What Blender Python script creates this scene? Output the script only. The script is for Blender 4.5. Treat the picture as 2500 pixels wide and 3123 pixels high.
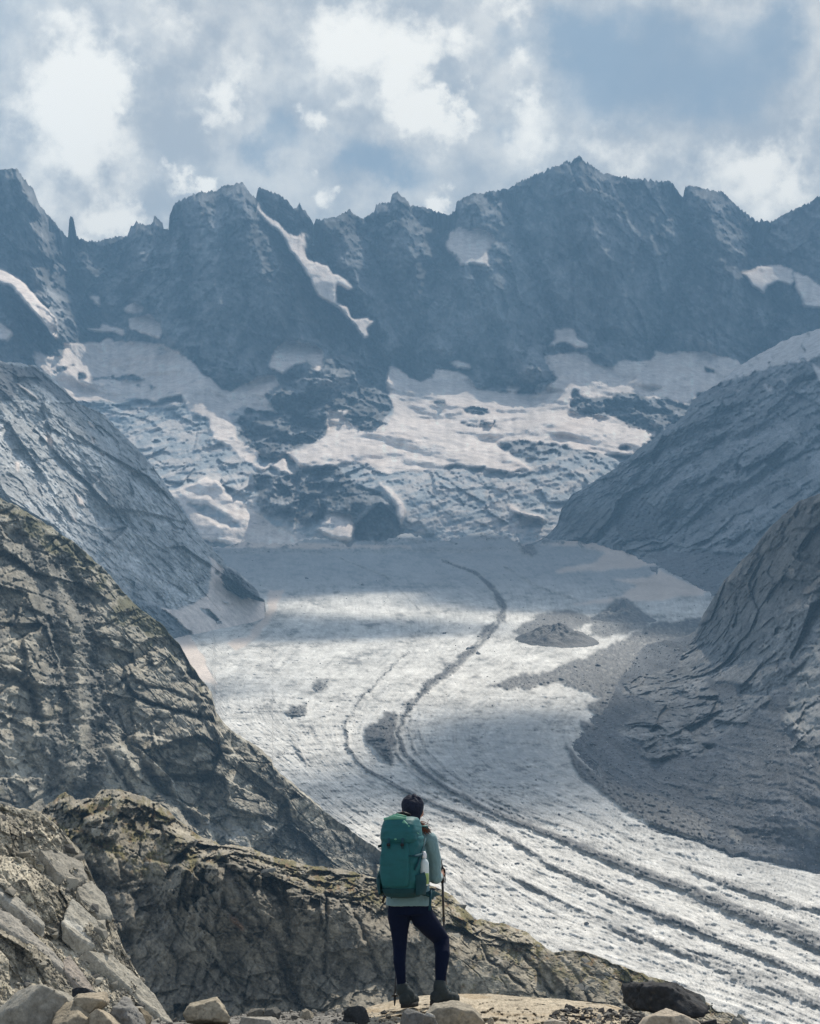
import bpy, bmesh, math, random
import numpy as np
from mathutils import Vector, Matrix

scene = bpy.context.scene
COL = scene.collection
for o in list(bpy.data.objects):
    bpy.data.objects.remove(o)
random.seed(7)
RNG = np.random.default_rng(11)

# ------------------------------------------------------------------ camera
F = 5827.0                       # focal length in photograph pixels
CX, CY = 1250.0, 1561.5
PITCH = math.atan((2500.0 - CY) / F)
cam_d = bpy.data.cameras.new("camera")
cam_d.sensor_fit = 'VERTICAL'
cam_d.sensor_height = 36.0
cam_d.lens = F / 3123.0 * 36.0
cam_d.clip_start = 0.1
cam_d.clip_end = 60000.0
cam = bpy.data.objects.new("camera", cam_d)
cam.location = (0, 0, 0)
cam.rotation_euler = (math.pi / 2 + PITCH, 0, 0)
COL.objects.link(cam)
scene.camera = cam

# ------------------------------------------------------------------ sun, exposure
SUN_EL, SUN_AZ = math.radians(52.0), math.radians(27.0)      # azimuth: right of the view axis
SUN = np.array([math.sin(SUN_AZ) * math.cos(SUN_EL), math.cos(SUN_AZ) * math.cos(SUN_EL), math.sin(SUN_EL)])
sun_d = bpy.data.lights.new("sun", 'SUN')
sun_d.energy = 5.0
sun_d.angle = math.radians(0.6)
sun_d.color = (1.0, 0.92, 0.80)
sun = bpy.data.objects.new("sun", sun_d)
sun.rotation_euler = Vector(-SUN).to_track_quat('-Z', 'Y').to_euler()
COL.objects.link(sun)
vs = scene.view_settings
vs.view_transform = 'Standard'
vs.look = 'None'
vs.exposure = 0.48
vs.gamma = 1.0
vs.use_curve_mapping = False
cy = scene.cycles
scene.render.engine = 'CYCLES'
cy.use_denoising = True
cy.denoising_prefilter = 'NONE'
cy.max_bounces = 5
cy.diffuse_bounces = 3
cy.glossy_bounces = 2
cy.transmission_bounces = 3
cy.transparent_max_bounces = 8
cy.volume_bounces = 0
cy.use_adaptive_sampling = False
cy.caustics_reflective = False
cy.caustics_refractive = False


def rays(x, y):
    """view rays through photograph pixels, scaled so that their world y is 1"""
    x = np.asarray(x, float); y = np.asarray(y, float)
    a = (x - CX) / F
    b = -(y - CY) / F
    c, s = math.cos(PITCH), math.sin(PITCH)
    dy = c - s * b
    return np.stack([a / dy, np.ones_like(dy), (s + c * b) / dy], -1)


def at(x, y, Y):
    return Vector(rays(x, y) * Y)


# ------------------------------------------------------------------ world: blue sky with broken cloud
world = bpy.data.worlds.new("World")
scene.world = world
world.use_nodes = True
WT = world.node_tree
WT.nodes.clear()


class NT:
    """short-hand for building node trees"""
    def __init__(self, tree):
        self.t = tree

    def n(self, kind, **kw):
        nd = self.t.nodes.new(kind)
        for k, v in kw.items():
            setattr(nd, k, v)
        return nd

    def link(self, a, b):
        self.t.links.new(a, b)

    def put(self, sock, v):
        if isinstance(v, bpy.types.NodeSocket):
            self.link(v, sock)
        else:
            sock.default_value = v

    def math(self, op, a, b=0.0, c=None, clamp=False):
        nd = self.n('ShaderNodeMath', operation=op, use_clamp=clamp)
        self.put(nd.inputs[0], a)
        self.put(nd.inputs[1], b)
        if c is not None:
            self.put(nd.inputs[2], c)
        return nd.outputs[0]

    def vmath(self, op, a, b=None, scale=None):
        nd = self.n('ShaderNodeVectorMath', operation=op)
        self.put(nd.inputs[0], a)
        if b is not None:
            self.put(nd.inputs[1], b)
        if scale is not None:
            self.put(nd.inputs['Scale'], scale)
        return nd.outputs['Value'] if op in ('DISTANCE', 'LENGTH', 'DOT_PRODUCT') else nd.outputs[0]

    def ramp(self, v, lo, hi, a=0.0, b=1.0, smooth=True):
        nd = self.n('ShaderNodeMapRange')
        nd.interpolation_type = 'SMOOTHSTEP' if smooth else 'LINEAR'
        self.put(nd.inputs['Value'], v)
        nd.inputs['From Min'].default_value = lo
        nd.inputs['From Max'].default_value = hi
        nd.inputs['To Min'].default_value = a
        nd.inputs['To Max'].default_value = b
        return nd.outputs['Result']

    def noise(self, vec, scale, detail=4.0, rough=0.55, out='Fac', lac=2.0, dist=0.0):
        nd = self.n('ShaderNodeTexNoise')
        if vec is not None:
            self.put(nd.inputs['Vector'], vec)
        nd.inputs['Scale'].default_value = scale
        nd.inputs['Detail'].default_value = detail
        nd.inputs['Roughness'].default_value = rough
        nd.inputs['Lacunarity'].default_value = lac
        nd.inputs['Distortion'].default_value = dist
        return nd.outputs[out]

    def mix(self, fac, a, b, mode='MIX'):
        nd = self.n('ShaderNodeMix', data_type='RGBA', blend_type=mode)
        self.put(nd.inputs[0], fac)
        self.put(nd.inputs[6], a if isinstance(a, bpy.types.NodeSocket) else (*a, 1.0))
        self.put(nd.inputs[7], b if isinstance(b, bpy.types.NodeSocket) else (*b, 1.0))
        return nd.outputs[2]


def build_world():
    T = NT(WT)
    tc = T.n('ShaderNodeTexCoord')
    d = T.vmath('NORMALIZE', tc.outputs['Generated'])
    w1 = T.noise(d, 22.0, 2.0, 0.5, out='Color')
    w2 = T.noise(d, 75.0, 6.0, 0.62, out='Color')
    wv = T.vmath('ADD', T.vmath('SCALE', T.vmath('SUBTRACT', w1, (0.5, 0.5, 0.5)), scale=0.045),
                 T.vmath('SCALE', T.vmath('SUBTRACT', w2, (0.5, 0.5, 0.5)), scale=0.028))
    dw = T.vmath('ADD', d, wv)

    def field(blobs):
        acc = None
        for (x, y, r, w) in blobs:
            c = at(x, y, 1.0).normalized()
            dist = T.vmath('DISTANCE', dw, tuple(c))
            v = T.ramp(dist, 0.0, r / F, w, 0.0)
            acc = v if acc is None else T.math('ADD', acc, v)
        return acc

    # bright cumulus heads (photograph pixels, radius, weight)
    white = field([(230, 190, 230, .9), (330, 300, 200, .8), (170, 380, 240, .75), (330, 520, 230, .6), (90, 640, 150, .5),
                   (1160, 80, 260, .8), (1310, 150, 170, .75), (990, 120, 210, .55), (1330, 390, 130, 1.0), (1260, 300, 150, .8),
                   (1385, 320, 90, .7), (955, 355, 90, .85), (690, 260, 190, .6), (680, 350, 120, .5), (560, 540, 110, 1.0),
                   (370, 660, 120, .9), (270, 700, 110, .9), (610, 560, 80, .8), (1014, 585, 95, 1.2), (960, 560, 70, .5),
                   (1368, 622, 90, 1.1), (1640, 280, 110, .8), (1580, 190, 90, .6), (1650, 430, 190, .6), (1880, 500, 180, .65),
                   (1560, 20, 130, .7), (2360, 590, 200, 1.0), (2160, 500, 220, .6), (2420, 430, 200, .5), (2020, 30, 80, .4),
                   (520, 60, 160, .5)])
    dark = field([(1500, 150, 150, .8), (1510, 380, 150, .9), (1080, 440, 200, .75), (1130, 480, 160, .5), (840, 330, 110, .7),
                  (1900, 190, 360, 1.15), (2250, 200, 350, .95), (1700, 90, 200, .7), (2400, 60, 200, .5),
                  (860, 440, 130, .8), (1240, 540, 170, .7), (780, 480, 90, .6), (480, 640, 70, .7)])
    n3 = T.noise(d, 30.0, 9.0, 0.62)
    n4 = T.noise(d, 9.0, 5.0, 0.55)
    n5 = T.noise(d, 90.0, 6.0, 0.6)
    # out of frame the unseen sky is made bluer and darker, to lower ambient light
    far = T.ramp(T.vmath('DISTANCE', d, tuple(at(1250, 400, 1.0).normalized())), 0.28, 0.5)
    wf = T.math('ADD', white, T.math('MULTIPLY', far, T.ramp(n4, 0.52, 0.70, 0.0, 1.0)))
    df = T.math('ADD', dark, T.math('MULTIPLY', far, T.ramp(n4, 0.64, 0.46, 0.0, 1.3)))
    wf = T.math('ADD', wf, T.math('MULTIPLY', T.math('SUBTRACT', n3, 0.5), 1.5))
    df = T.math('ADD', df, T.math('MULTIPLY', T.math('SUBTRACT', n4, 0.5), 0.6))
    wf = T.math('ADD', wf, T.math('MULTIPLY', T.math('SUBTRACT', n5, 0.5), .8))
    sky = T.n('ShaderNodeTexSky', sky_type='NISHITA')
    sky.sun_disc = False
    sky.sun_elevation = SUN_EL
    sky.sun_rotation = SUN_AZ
    sky.altitude = 2300.0
    sky.air_density = 1.0
    sky.dust_density = 1.6
    S = 10.0                                   # cloud radiance is written at the sky's own scale (background strength 0.1)
    k = lambda r, g, b: (r * S, g * S, b * S)
    grey = T.mix(T.ramp(n3, 0.35, 0.66), k(.45, .475, .50), k(.76, .745, .705))
    blue = T.mix(T.math('MULTIPLY_ADD', far, -.70, 0.88), sky.outputs[0], k(.285, .355, .42))
    c = T.mix(T.ramp(df, 0.30, 1.15, 0.0, 0.92), grey, blue)
    c = T.mix(T.ramp(wf, 0.20, 0.92, 0.0, 1.0), c, k(1.08, 1.03, .93))
    bg = T.n('ShaderNodeBackground')
    T.link(c, bg.inputs['Color'])
    bg.inputs['Strength'].default_value = 0.1
    out = T.n('ShaderNodeOutputWorld')
    T.link(bg.outputs[0], out.inputs['Surface'])


build_world()


# ------------------------------------------------------------------ numpy noise
def _hash(ix, iy, iz, seed):
    with np.errstate(over='ignore'):
        h = (ix.astype(np.uint32) * np.uint32(374761393)) ^ (iy.astype(np.uint32) * np.uint32(668265263)) \
            ^ (iz.astype(np.uint32) * np.uint32(2147483647)) ^ np.uint32((seed * 974711 + 12345) & 0xffffffff)
        h = (h ^ (h >> np.uint32(13))) * np.uint32(1274126177)
        h = (h ^ (h >> np.uint32(16))) * np.uint32(2246822519)
        h = h ^ (h >> np.uint32(15))
    return h


_G = np.array([[1, 1, 0], [-1, 1, 0], [1, -1, 0], [-1, -1, 0], [1, 0, 1], [-1, 0, 1], [1, 0, -1], [-1, 0, -1],
               [0, 1, 1], [0, -1, 1], [0, 1, -1], [0, -1, -1], [1, 1, 0], [-1, 1, 0], [0, -1, 1], [0, -1, -1]], np.float32)


def perlin(P, seed=0):
    sh = P.shape[:-1]
    P = P.reshape(-1, 3)
    I = np.floor(P)
    f = (P - I).astype(np.float32)
    I = I.astype(np.int64).astype(np.int32)
    u = f * f * f * (f * (f * 6 - 15) + 10)
    res = np.zeros(len(P), np.float32)
    for dx in (0, 1):
        wx = u[:, 0] if dx else 1 - u[:, 0]
        for dy in (0, 1):
            wy = u[:, 1] if dy else 1 - u[:, 1]
            for dz in (0, 1):
                wz = u[:, 2] if dz else 1 - u[:, 2]
                g = _G[_hash(I[:, 0] + dx, I[:, 1] + dy, I[:, 2] + dz, seed) & np.uint32(15)]
                dot = g[:, 0] * (f[:, 0] - dx) + g[:, 1] * (f[:, 1] - dy) + g[:, 2] * (f[:, 2] - dz)
                res += wx * wy * wz * dot
    return res.reshape(sh)


def fbm(P, octv=4, seed=0, gain=0.5, lac=2.03):
    a, s, t = 1.0, 0.0, 0.0
    Q = P.astype(np.float64)
    for k in range(octv):
        s = s + a * perlin(Q, seed + k * 17)
        t += a
        a *= gain
        Q = Q * lac + 13.7
    return s / t * 1.6


def ridged(P, octv=4, seed=0, gain=0.5, lac=2.07):
    a, s, t = 1.0, 0.0, 0.0
    Q = P.astype(np.float64)
    for k in range(octv):
        s = s + a * (1 - np.abs(perlin(Q, seed + k * 19)) * 2.0)
        t += a
        a *= gain
        Q = Q * lac + 7.3
    return s / t


def worley(P, seed=0):
    """nearest cell: F1, F2, four random numbers of that cell, offset from its centre"""
    sh = P.shape[:-1]
    P = P.reshape(-1, 3)
    I = np.floor(P)
    f = (P - I).astype(np.float32)
    I = I.astype(np.int64).astype(np.int32)
    n = len(P)
    F1 = np.full(n, 9.0, np.float32); F2 = np.full(n, 9.0, np.float32)
    H = np.zeros(n, np.uint32); D = np.zeros((n, 3), np.float32)
    for dx in (-1, 0, 1):
        for dy in (-1, 0, 1):
            for dz in (-1, 0, 1):
                h = _hash(I[:, 0] + dx, I[:, 1] + dy, I[:, 2] + dz, seed)
                v0 = f[:, 0] - dx - ((h & np.uint32(1023)).astype(np.float32) / 1023.0)
                v1 = f[:, 1] - dy - (((h >> np.uint32(10)) & np.uint32(1023)).astype(np.float32) / 1023.0)
                v2 = f[:, 2] - dz - (((h >> np.uint32(20)) & np.uint32(1023)).astype(np.float32) / 1023.0)
                d = v0 * v0 + v1 * v1 + v2 * v2
                m = d < F1
                F2 = np.where(m, F1, np.minimum(F2, d))
                F1 = np.where(m, d, F1)
                H = np.where(m, h, H)
                D[m, 0] = v0[m]; D[m, 1] = v1[m]; D[m, 2] = v2[m]
    with np.errstate(over='ignore'):
        H2 = (H * np.uint32(2654435761)) ^ (H >> np.uint32(7))
        H2 = H2 * np.uint32(40503) ^ (H2 >> np.uint32(11))
    R = np.stack([(H2 & np.uint32(255)), (H2 >> np.uint32(8)) & np.uint32(255), (H2 >> np.uint32(16)) & np.uint32(255),
                  (H2 >> np.uint32(24)) & np.uint32(255)], -1).astype(np.float32) / 255.0
    return (np.sqrt(F1).reshape(sh), np.sqrt(F2).reshape(sh), R.reshape(*sh, 4), D.reshape(*sh, 3))


def blocks(P, seed=0, step=1.0, tilt=1.2, crack=0.5, cw=0.10):
    """fractured rock: every cell a tilted facet at its own height, with an open joint round it (cell size = 1)"""
    W = P + 0.16 * np.stack([perlin(P * 1.7, seed + 5), perlin(P * 1.7 + 31, seed + 6), perlin(P * 1.7 + 57, seed + 7)], -1)
    f1, f2, R, D = worley(W, seed)
    h = step * (R[..., 0] - 0.5) + tilt * ((R[..., 1] - .5) * D[..., 0] + (R[..., 2] - .5) * D[..., 1] + (R[..., 3] - .5) * D[..., 2])
    e = np.clip((f2 - f1) / cw, 0, 1)
    return h - crack * (1 - e) ** 2, R, e


def joints(P, dirs, space, seed=0, step=1.0, tilt=1.0, crack=.5, cw=.07):
    """jointed rock: three sets of parallel joints cut it into angular blocks, each at its own height and tilt"""
    hs = 0; ids = []; fr = []
    for k, (d, sp) in enumerate(zip(dirs, space)):
        d = np.array(d, float); d /= np.linalg.norm(d)
        u = (P @ d) / sp
        u = u + .55 * perlin(P / (sp * 3.1) + k * 19, seed + k) + .22 * perlin(P / (sp * .9) + k * 7, seed + 3 + k)
        v = np.stack([u * .73, u * 0 + k * 5.3 + seed, u * 0], -1)
        u = u + .9 * perlin(v, seed + 8 + k)
        c = np.floor(u)
        ids.append(c.astype(np.int64).astype(np.int32)); fr.append((u - c).astype(np.float32))
    hh = _hash(ids[0], ids[1], ids[2], seed + 77)
    h2 = _hash(ids[1], ids[2], ids[0], seed + 78)
    R = np.stack([hh & np.uint32(255), (hh >> np.uint32(8)) & np.uint32(255), (hh >> np.uint32(16)) & np.uint32(255), h2 & np.uint32(255)], -1).astype(np.float32) / 255.
    h = step * (R[..., 0] - .5)
    for k in range(3):
        h = h + tilt * (R[..., 1 + k] - .5) * (fr[k] - .5) * (1.2 if k < 2 else .4)
    e = np.minimum(np.minimum(np.minimum(fr[0], 1 - fr[0]), np.minimum(fr[1], 1 - fr[1])), np.minimum(fr[2], 1 - fr[2]))
    e = np.clip(e / cw, 0, 1)
    open_ = np.clip(.5 + 1.6 * perlin(P / (min(space) * 2.7) + 3.3, seed + 31), 0, 1)
    return h - crack * open_ * (1 - e) ** 2, R, e


def rocky(P, size, seed, ang=0.0, el=(1.5, 1.0, .8), gens=4, lac=2.3, amp=.34, crack=.22, dec=1.0):
    """fractured rock: generations of tilted facets, each finer than the last, with joints that open here and there.
    Returns the height in metres and a tone from about -1 to 1 that goes with the facets."""
    H = 0; tone = 0
    for k in range(gens):
        sc = size / lac ** k
        Q = rot(P, 'Y', ang + .35 * math.sin(3.1 * k + seed)) / (sc * np.array(el))
        Q = Q + .22 * np.stack([perlin(Q * .6 + 5, seed + k), perlin(Q * .6 + 25, seed + k), perlin(Q * .6 + 45, seed + k)], -1)
        f1, f2, R, D = worley(Q, seed + 40 * k)
        op = np.clip(perlin(Q * .45 + 3.3, seed + 31 + k) * 3.0 - .55, 0, 1)
        e = np.clip((f2 - f1) / (.035, .045, .07, .08, .1)[k], 0, 1)
        h = .55 * (R[..., 0] - .5) + 1.7 * ((R[..., 1] - .5) * D[..., 0] + (R[..., 2] - .5) * D[..., 1] + (R[..., 3] - .5) * D[..., 2])
        h = h - crack * (0.0, 0.0, .9, 1.0, 1.0)[k] * op * (1 - e) ** 2
        w = dec ** k
        H = H + h * sc * amp * w
        tone = tone + (R[..., 3] - .5) * (.9, .75, .65, .5, .4)[k]
    return H, tone


def fissures(P, dirs, spacing, width, seed=0):
    """sets of straight parallel joints that open for a stretch and close again; 1 in the middle of an open joint"""
    out = 0
    for k, (d, sp) in enumerate(zip(dirs, spacing)):
        d = np.array(d, float); d /= np.linalg.norm(d)
        u = (P @ d) / sp + .30 * perlin(P / (sp * 2.6) + k * 9.1, seed + k) + .05 * perlin(P / (sp * .35) + k * 4.1, seed + 5 + k)
        u = u + .8 * perlin(np.stack([u * .6, u * 0 + k + seed, u * 0], -1), seed + 9)
        c = np.round(u)
        f = np.abs(u - c) * sp
        ci = c.astype(np.int64).astype(np.int32)
        keep = (_hash(ci, ci * 0 + k, ci * 0, seed + 41) & np.uint32(255)).astype(np.float32) / 255.
        run = perlin(P / (sp * 1.3) + (ci * 7.7)[..., None], seed + 13 + k)
        on = np.clip((run + .22 * (keep * 2 - 1)) * 5 - .15, 0, 1)
        w = width * (.4 + .9 * keep)
        out = np.maximum(out, on * np.clip(1 - f / w, 0, 1) ** .7)
    return out


def sstep(x, a, b):
    t = np.clip((x - a) / (b - a), 0, 1)
    return t * t * (3 - 2 * t)


def rot(P, ax, ang):
    return P @ np.array(Matrix.Rotation(-ang, 3, ax)).T


# ------------------------------------------------------------------ outlines in photograph pixels -> masks
def inside(x, y, poly):
    m = np.zeros(x.shape, bool)
    px = np.array(poly, float)
    lo, hi = px.min(0), px.max(0)
    bb = (x >= lo[0]) & (x <= hi[0]) & (y >= lo[1]) & (y <= hi[1])
    if not bb.any():
        return m
    xs, ys = x[bb], y[bb]
    c = np.zeros(xs.shape, bool)
    j = len(px) - 1
    for i in range(len(px)):
        xi, yi = px[i]; xj, yj = px[j]
        if yi != yj:
            c ^= ((yi > ys) != (yj > ys)) & (xs < (xj - xi) * (ys - yi) / (yj - yi) + xi)
        j = i
    m[bb] = c
    return m


def dist_line(x, y, pts):
    best = np.full(x.shape, 1e9)
    tt = np.zeros(x.shape)
    n = len(pts) - 1
    for i in range(n):
        (ax, ay), (bx, by) = pts[i], pts[i + 1]
        dx, dy = bx - ax, by - ay
        t = np.clip(((x - ax) * dx + (y - ay) * dy) / (dx * dx + dy * dy + 1e-9), 0, 1)
        d = np.hypot(x - ax - t * dx, y - ay - t * dy)
        m = d < best
        best = np.where(m, d, best)
        tt = np.where(m, (i + t) / n, tt)
    return best, tt


def blur(a, n=1):
    for _ in range(n):
        p = np.pad(a, 1, mode='edge')
        a = (p[:-2, 1:-1] + p[2:, 1:-1] + p[1:-1, :-2] + p[1:-1, 2:] + 2 * p[1:-1, 1:-1]) / 6.0
    return a


def crop(ox, oy, pts, s=1250.0 / 1726.0):
    return [(ox + a * s, oy + b * s) for a, b in pts]


def tps(pts):
    """smooth surface through (x, y, value) points; planes are kept exactly"""
    p = np.array(pts, float)
    X = p[:, :2] / 1000.0
    n = len(X)

    def U(r2):
        return np.where(r2 > 1e-12, r2 * np.log(r2 + 1e-12), 0.0)
    K = U(((X[:, None] - X[None]) ** 2).sum(-1)) + np.eye(n) * 1e-4
    A = np.zeros((n + 3, n + 3))
    A[:n, :n] = K
    A[:n, n] = 1; A[:n, n + 1:] = X
    A[n:, :n] = A[:n, n:].T
    sol = np.linalg.solve(A, np.concatenate([p[:, 2], np.zeros(3)]))

    def f(x, y):
        x = np.asarray(x, float) / 1000.0; y = np.asarray(y, float) / 1000.0
        r = sol[n] + sol[n + 1] * x + sol[n + 2] * y
        for i in range(n):
            r = r + sol[i] * U((x - X[i, 0]) ** 2 + (y - X[i, 1]) ** 2)
        return r
    return f


def depth_field(pts):
    f = tps([(x, y, 1000.0 / Y) for x, y, Y in pts])
    return lambda x, y: 1000.0 / np.maximum(f(x, y), 0.05)


def plane_field(n, x0, y0, Y0):
    n = np.array(n, float)
    k = float(rays(x0, y0) @ n) * Y0
    return lambda x, y: k / np.minimum(rays(x, y) @ n, -0.02)


def poly_y(pts):
    p = np.array(sorted(pts), float)
    return lambda x: np.interp(x, p[:, 0], p[:, 1])


# ------------------------------------------------------------------ meshes from arrays
def mesh_from(name, V, faces, mat, attrs=None, smooth=True):
    me = bpy.data.meshes.new(name)
    me.vertices.add(len(V))
    me.vertices.foreach_set('co', np.ascontiguousarray(V, np.float32).ravel())
    k = faces.shape[1]
    me.loops.add(faces.size)
    me.loops.foreach_set('vertex_index', np.ascontiguousarray(faces, np.int32).ravel())
    me.polygons.add(len(faces))
    me.polygons.foreach_set('loop_start', np.arange(0, faces.size, k, dtype=np.int32))
    me.polygons.foreach_set('loop_total', np.full(len(faces), k, np.int32))
    me.polygons.foreach_set('use_smooth', np.full(len(faces), smooth))
    me.update(calc_edges=True)
    for an, arr in (attrs or {}).items():
        if arr.ndim == 2:
            a = me.attributes.new(an, 'FLOAT_COLOR', 'POINT')
            c4 = np.ones((len(V), 4), np.float32); c4[:, :3] = arr
            a.data.foreach_set('color', c4.ravel())
        else:
            a = me.attributes.new(an, 'FLOAT', 'POINT')
            a.data.foreach_set('value', np.ascontiguousarray(arr, np.float32))
    me.materials.append(mat)
    return me


def link(name, me, parent=None, **props):
    o = bpy.data.objects.new(name, me)
    COL.objects.link(o)
    if parent is not None:
        o.parent = parent
    for k, v in props.items():
        o[k] = v
    return o


def tag(o, label=None, category=None, group=None, kind=None):
    if label: o['label'] = label
    if category: o['category'] = category
    if group: o['group'] = group
    if kind: o['kind'] = kind
    return o


class Sheet:
    """A piece of terrain: a grid of points between an upper and a lower outline, at real distances, with rock relief
    and with a back slope behind its crest and a skirt under its foot so that it has body."""
    def __init__(self, x0, x1, step, rows, ytop, ybot, depth, rough=(0.0, 0.02), seed=0, p=1.0, jag=0.0):
        xs = np.arange(x0, x1 + step, step)
        top = ytop(xs)
        if rough[0] > 0:
            q = np.stack([xs * rough[1], xs * 0 + seed * 3.1, xs * 0], -1)
            top = top + rough[0] * fbm(q, 5, seed, gain=0.6)
        if jag:
            q = np.stack([xs * .11, xs * 0 + seed * 1.7, xs * 0], -1)
            top = top - jag * np.clip(ridged(q, 3, seed + 2, gain=.6) - .62, -.3, 1) * 2.2
        bot = np.maximum(ybot(xs), top + 4)
        t = np.linspace(0, 1, rows)[:, None] ** p
        self.x = np.repeat(xs[None], rows, 0)
        # spikes of the crest stay near the crest: the rows below follow a smoothed outline
        k = max(3, int(70 / step)); ker = np.hanning(2 * k + 1); ker /= ker.sum()
        sm = np.convolve(np.pad(top, k, mode='edge'), ker, mode='valid')
        bot = np.maximum(bot, sm + 4)
        self.y = sm[None] * (1 - t) + bot[None] * t + (top - sm)[None] * np.maximum(0, 1 - t / .22) ** 1.5
        self.t = np.repeat(t, len(xs), 1)
        self.D = depth(self.x, self.y)
        self.R = rays(self.x, self.y)
        self.P0 = self.R * self.D[..., None]
        self.seed = seed

    def world(self):
        return self.P0

    def normals(self, P):
        du = np.gradient(P, axis=1); dv = np.gradient(P, axis=0)
        n = np.cross(dv, du)
        n /= np.linalg.norm(n, axis=-1, keepdims=True) + 1e-9
        flip = (n * self.R).sum(-1) > 0
        n[flip] *= -1
        return n

    def relief(self, h, floor=0.22):
        """raise the surface by h (metres, along its normal) - carried out along the depth"""
        n = self.normals(self.P0)
        r = self.R / np.linalg.norm(self.R, axis=-1, keepdims=True)
        c = np.maximum(-(n * r).sum(-1), floor)
        self.D = self.D - h / c
        self.P = self.R * self.D[..., None]

    def build(self, name, mat, col, back=(0, 1, -0.55), back_len=200.0, skirt=30.0, groups=None, extra=None):
        P = self.P
        rows, cols = self.x.shape
        top = P[0]
        b = np.array(back, float)
        bk = [top + b * back_len * s for s in (1.0, 0.35, 0.1)]
        sk = [P[-1] + np.array([0, 0, -skirt])]
        G = np.concatenate([np.stack(bk), P, np.stack(sk)], 0)
        ext = lambda a: np.concatenate([np.repeat(a[:1], 3, 0), a, a[-1:]], 0)
        C = ext(col)
        nr = rows + 4
        idx = np.arange(nr * cols).reshape(nr, cols)
        fc = np.stack([idx[:-1, :-1], idx[1:, :-1], idx[1:, 1:], idx[:-1, 1:]], -1).reshape(-1, 4)
        V = G.reshape(-1, 3); C = C.reshape(-1, 3)
        at_ = {'col': C}
        for k, v in (extra or {}).items():
            at_[k] = ext(v).reshape(-1)
        out = []
        if groups is None:
            me = mesh_from(name, V, fc, mat, at_)
            return link(name, me)
        gid = ext(groups)
        fg = gid[:-1, :-1].reshape(-1)
        for g in np.unique(fg):
            f = fc[fg == g]
            u, inv = np.unique(f.ravel(), return_inverse=True)
            me = mesh_from(name, V[u], inv.reshape(-1, 4), mat, {k: v[u] for k, v in at_.items()})
            out.append((int(g), me))
        return out


def grain(s, seed, px=(4.0, 11.0, 34.0), amp=(.9, .8, .6)):
    """stain, lichen and shadow-like grain of the rock, at three real sizes (about 1 per mille of the distance and up)"""
    u = float(np.median(s.P0[..., 1])) / F
    g = 0
    for k, (q, a) in enumerate(zip(px, amp)):
        g = g + a * fbm(s.P0 * FLAT / (u * q) + seed, 3, seed + k, gain=.6)
    return g


def mottled(c, g, amt=.30, dark=(.06, .06, .055), dk=.55):
    c = c * np.clip(1 + amt * g, .35, 1.8)[..., None]
    return mixc(c, dark, sstep(-g, .30, .95) * dk)  # dark flecks imitating small shadows, put into the colour


FLAT = np.array([1.0, 0.35, 1.0])      # rock joints run deep into the hill


def mixc(a, b, m):
    return a * (1 - m[..., None]) + np.asarray(b, float) * m[..., None]


def const(sh, c):
    return np.ones((*sh.x.shape, 3)) * np.asarray(c, float)


# ------------------------------------------------------------------ materials
def terrain_mat(name, fine, bump=0.5, bump_dist=0.1, vary=0.35, rough=0.92, speck=0.0):
    m = bpy.data.materials.new(name)
    m.use_nodes = True
    T = NT(m.node_tree)
    m.node_tree.nodes.clear()
    a = T.n('ShaderNodeAttribute', attribute_name='col')
    tc = T.n('ShaderNodeTexCoord')
    n1 = T.noise(tc.outputs['Object'], fine, 6.0, 0.65)
    n2 = T.noise(tc.outputs['Object'], fine * 5.3, 4.0, 0.6)
    v = T.math('ADD', T.ramp(n1, 0.3, 0.7, 1 - vary, 1 + vary, False), T.ramp(n2, 0.3, 0.7, -vary * .5, vary * .5, False))
    g = T.n('ShaderNodeCombineXYZ')
    for i in range(3):
        T.link(v, g.inputs[i])
    c = T.mix(1.0, a.outputs['Color'], g.outputs[0], 'MULTIPLY')
    if speck:
        vo = T.n('ShaderNodeTexVoronoi')
        T.link(tc.outputs['Object'], vo.inputs['Vector'])
        vo.inputs['Scale'].default_value = fine * 3
        c = T.mix(T.ramp(vo.outputs['Distance'], 0.28, 0.12, 0, speck), c, (0.05, 0.05, 0.055))
    bs = T.n('ShaderNodeBsdfPrincipled')
    T.link(c, bs.inputs['Base Color'])
    bs.inputs['Roughness'].default_value = rough
    bs.inputs['Specular IOR Level'].default_value = 0.2
    bp = T.n('ShaderNodeBump')
    bp.inputs['Strength'].default_value = bump
    bp.inputs['Distance'].default_value = bump_dist
    T.link(T.math('ADD', n1, T.math('MULTIPLY', n2, 0.4)), bp.inputs['Height'])
    T.link(bp.outputs[0], bs.inputs['Normal'])
    out = T.n('ShaderNodeOutputMaterial')
    T.link(bs.outputs[0], out.inputs['Surface'])
    return m


# ================================================================== TERRAIN
LAND = {}          # sheets by name, for standing things on them

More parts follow.
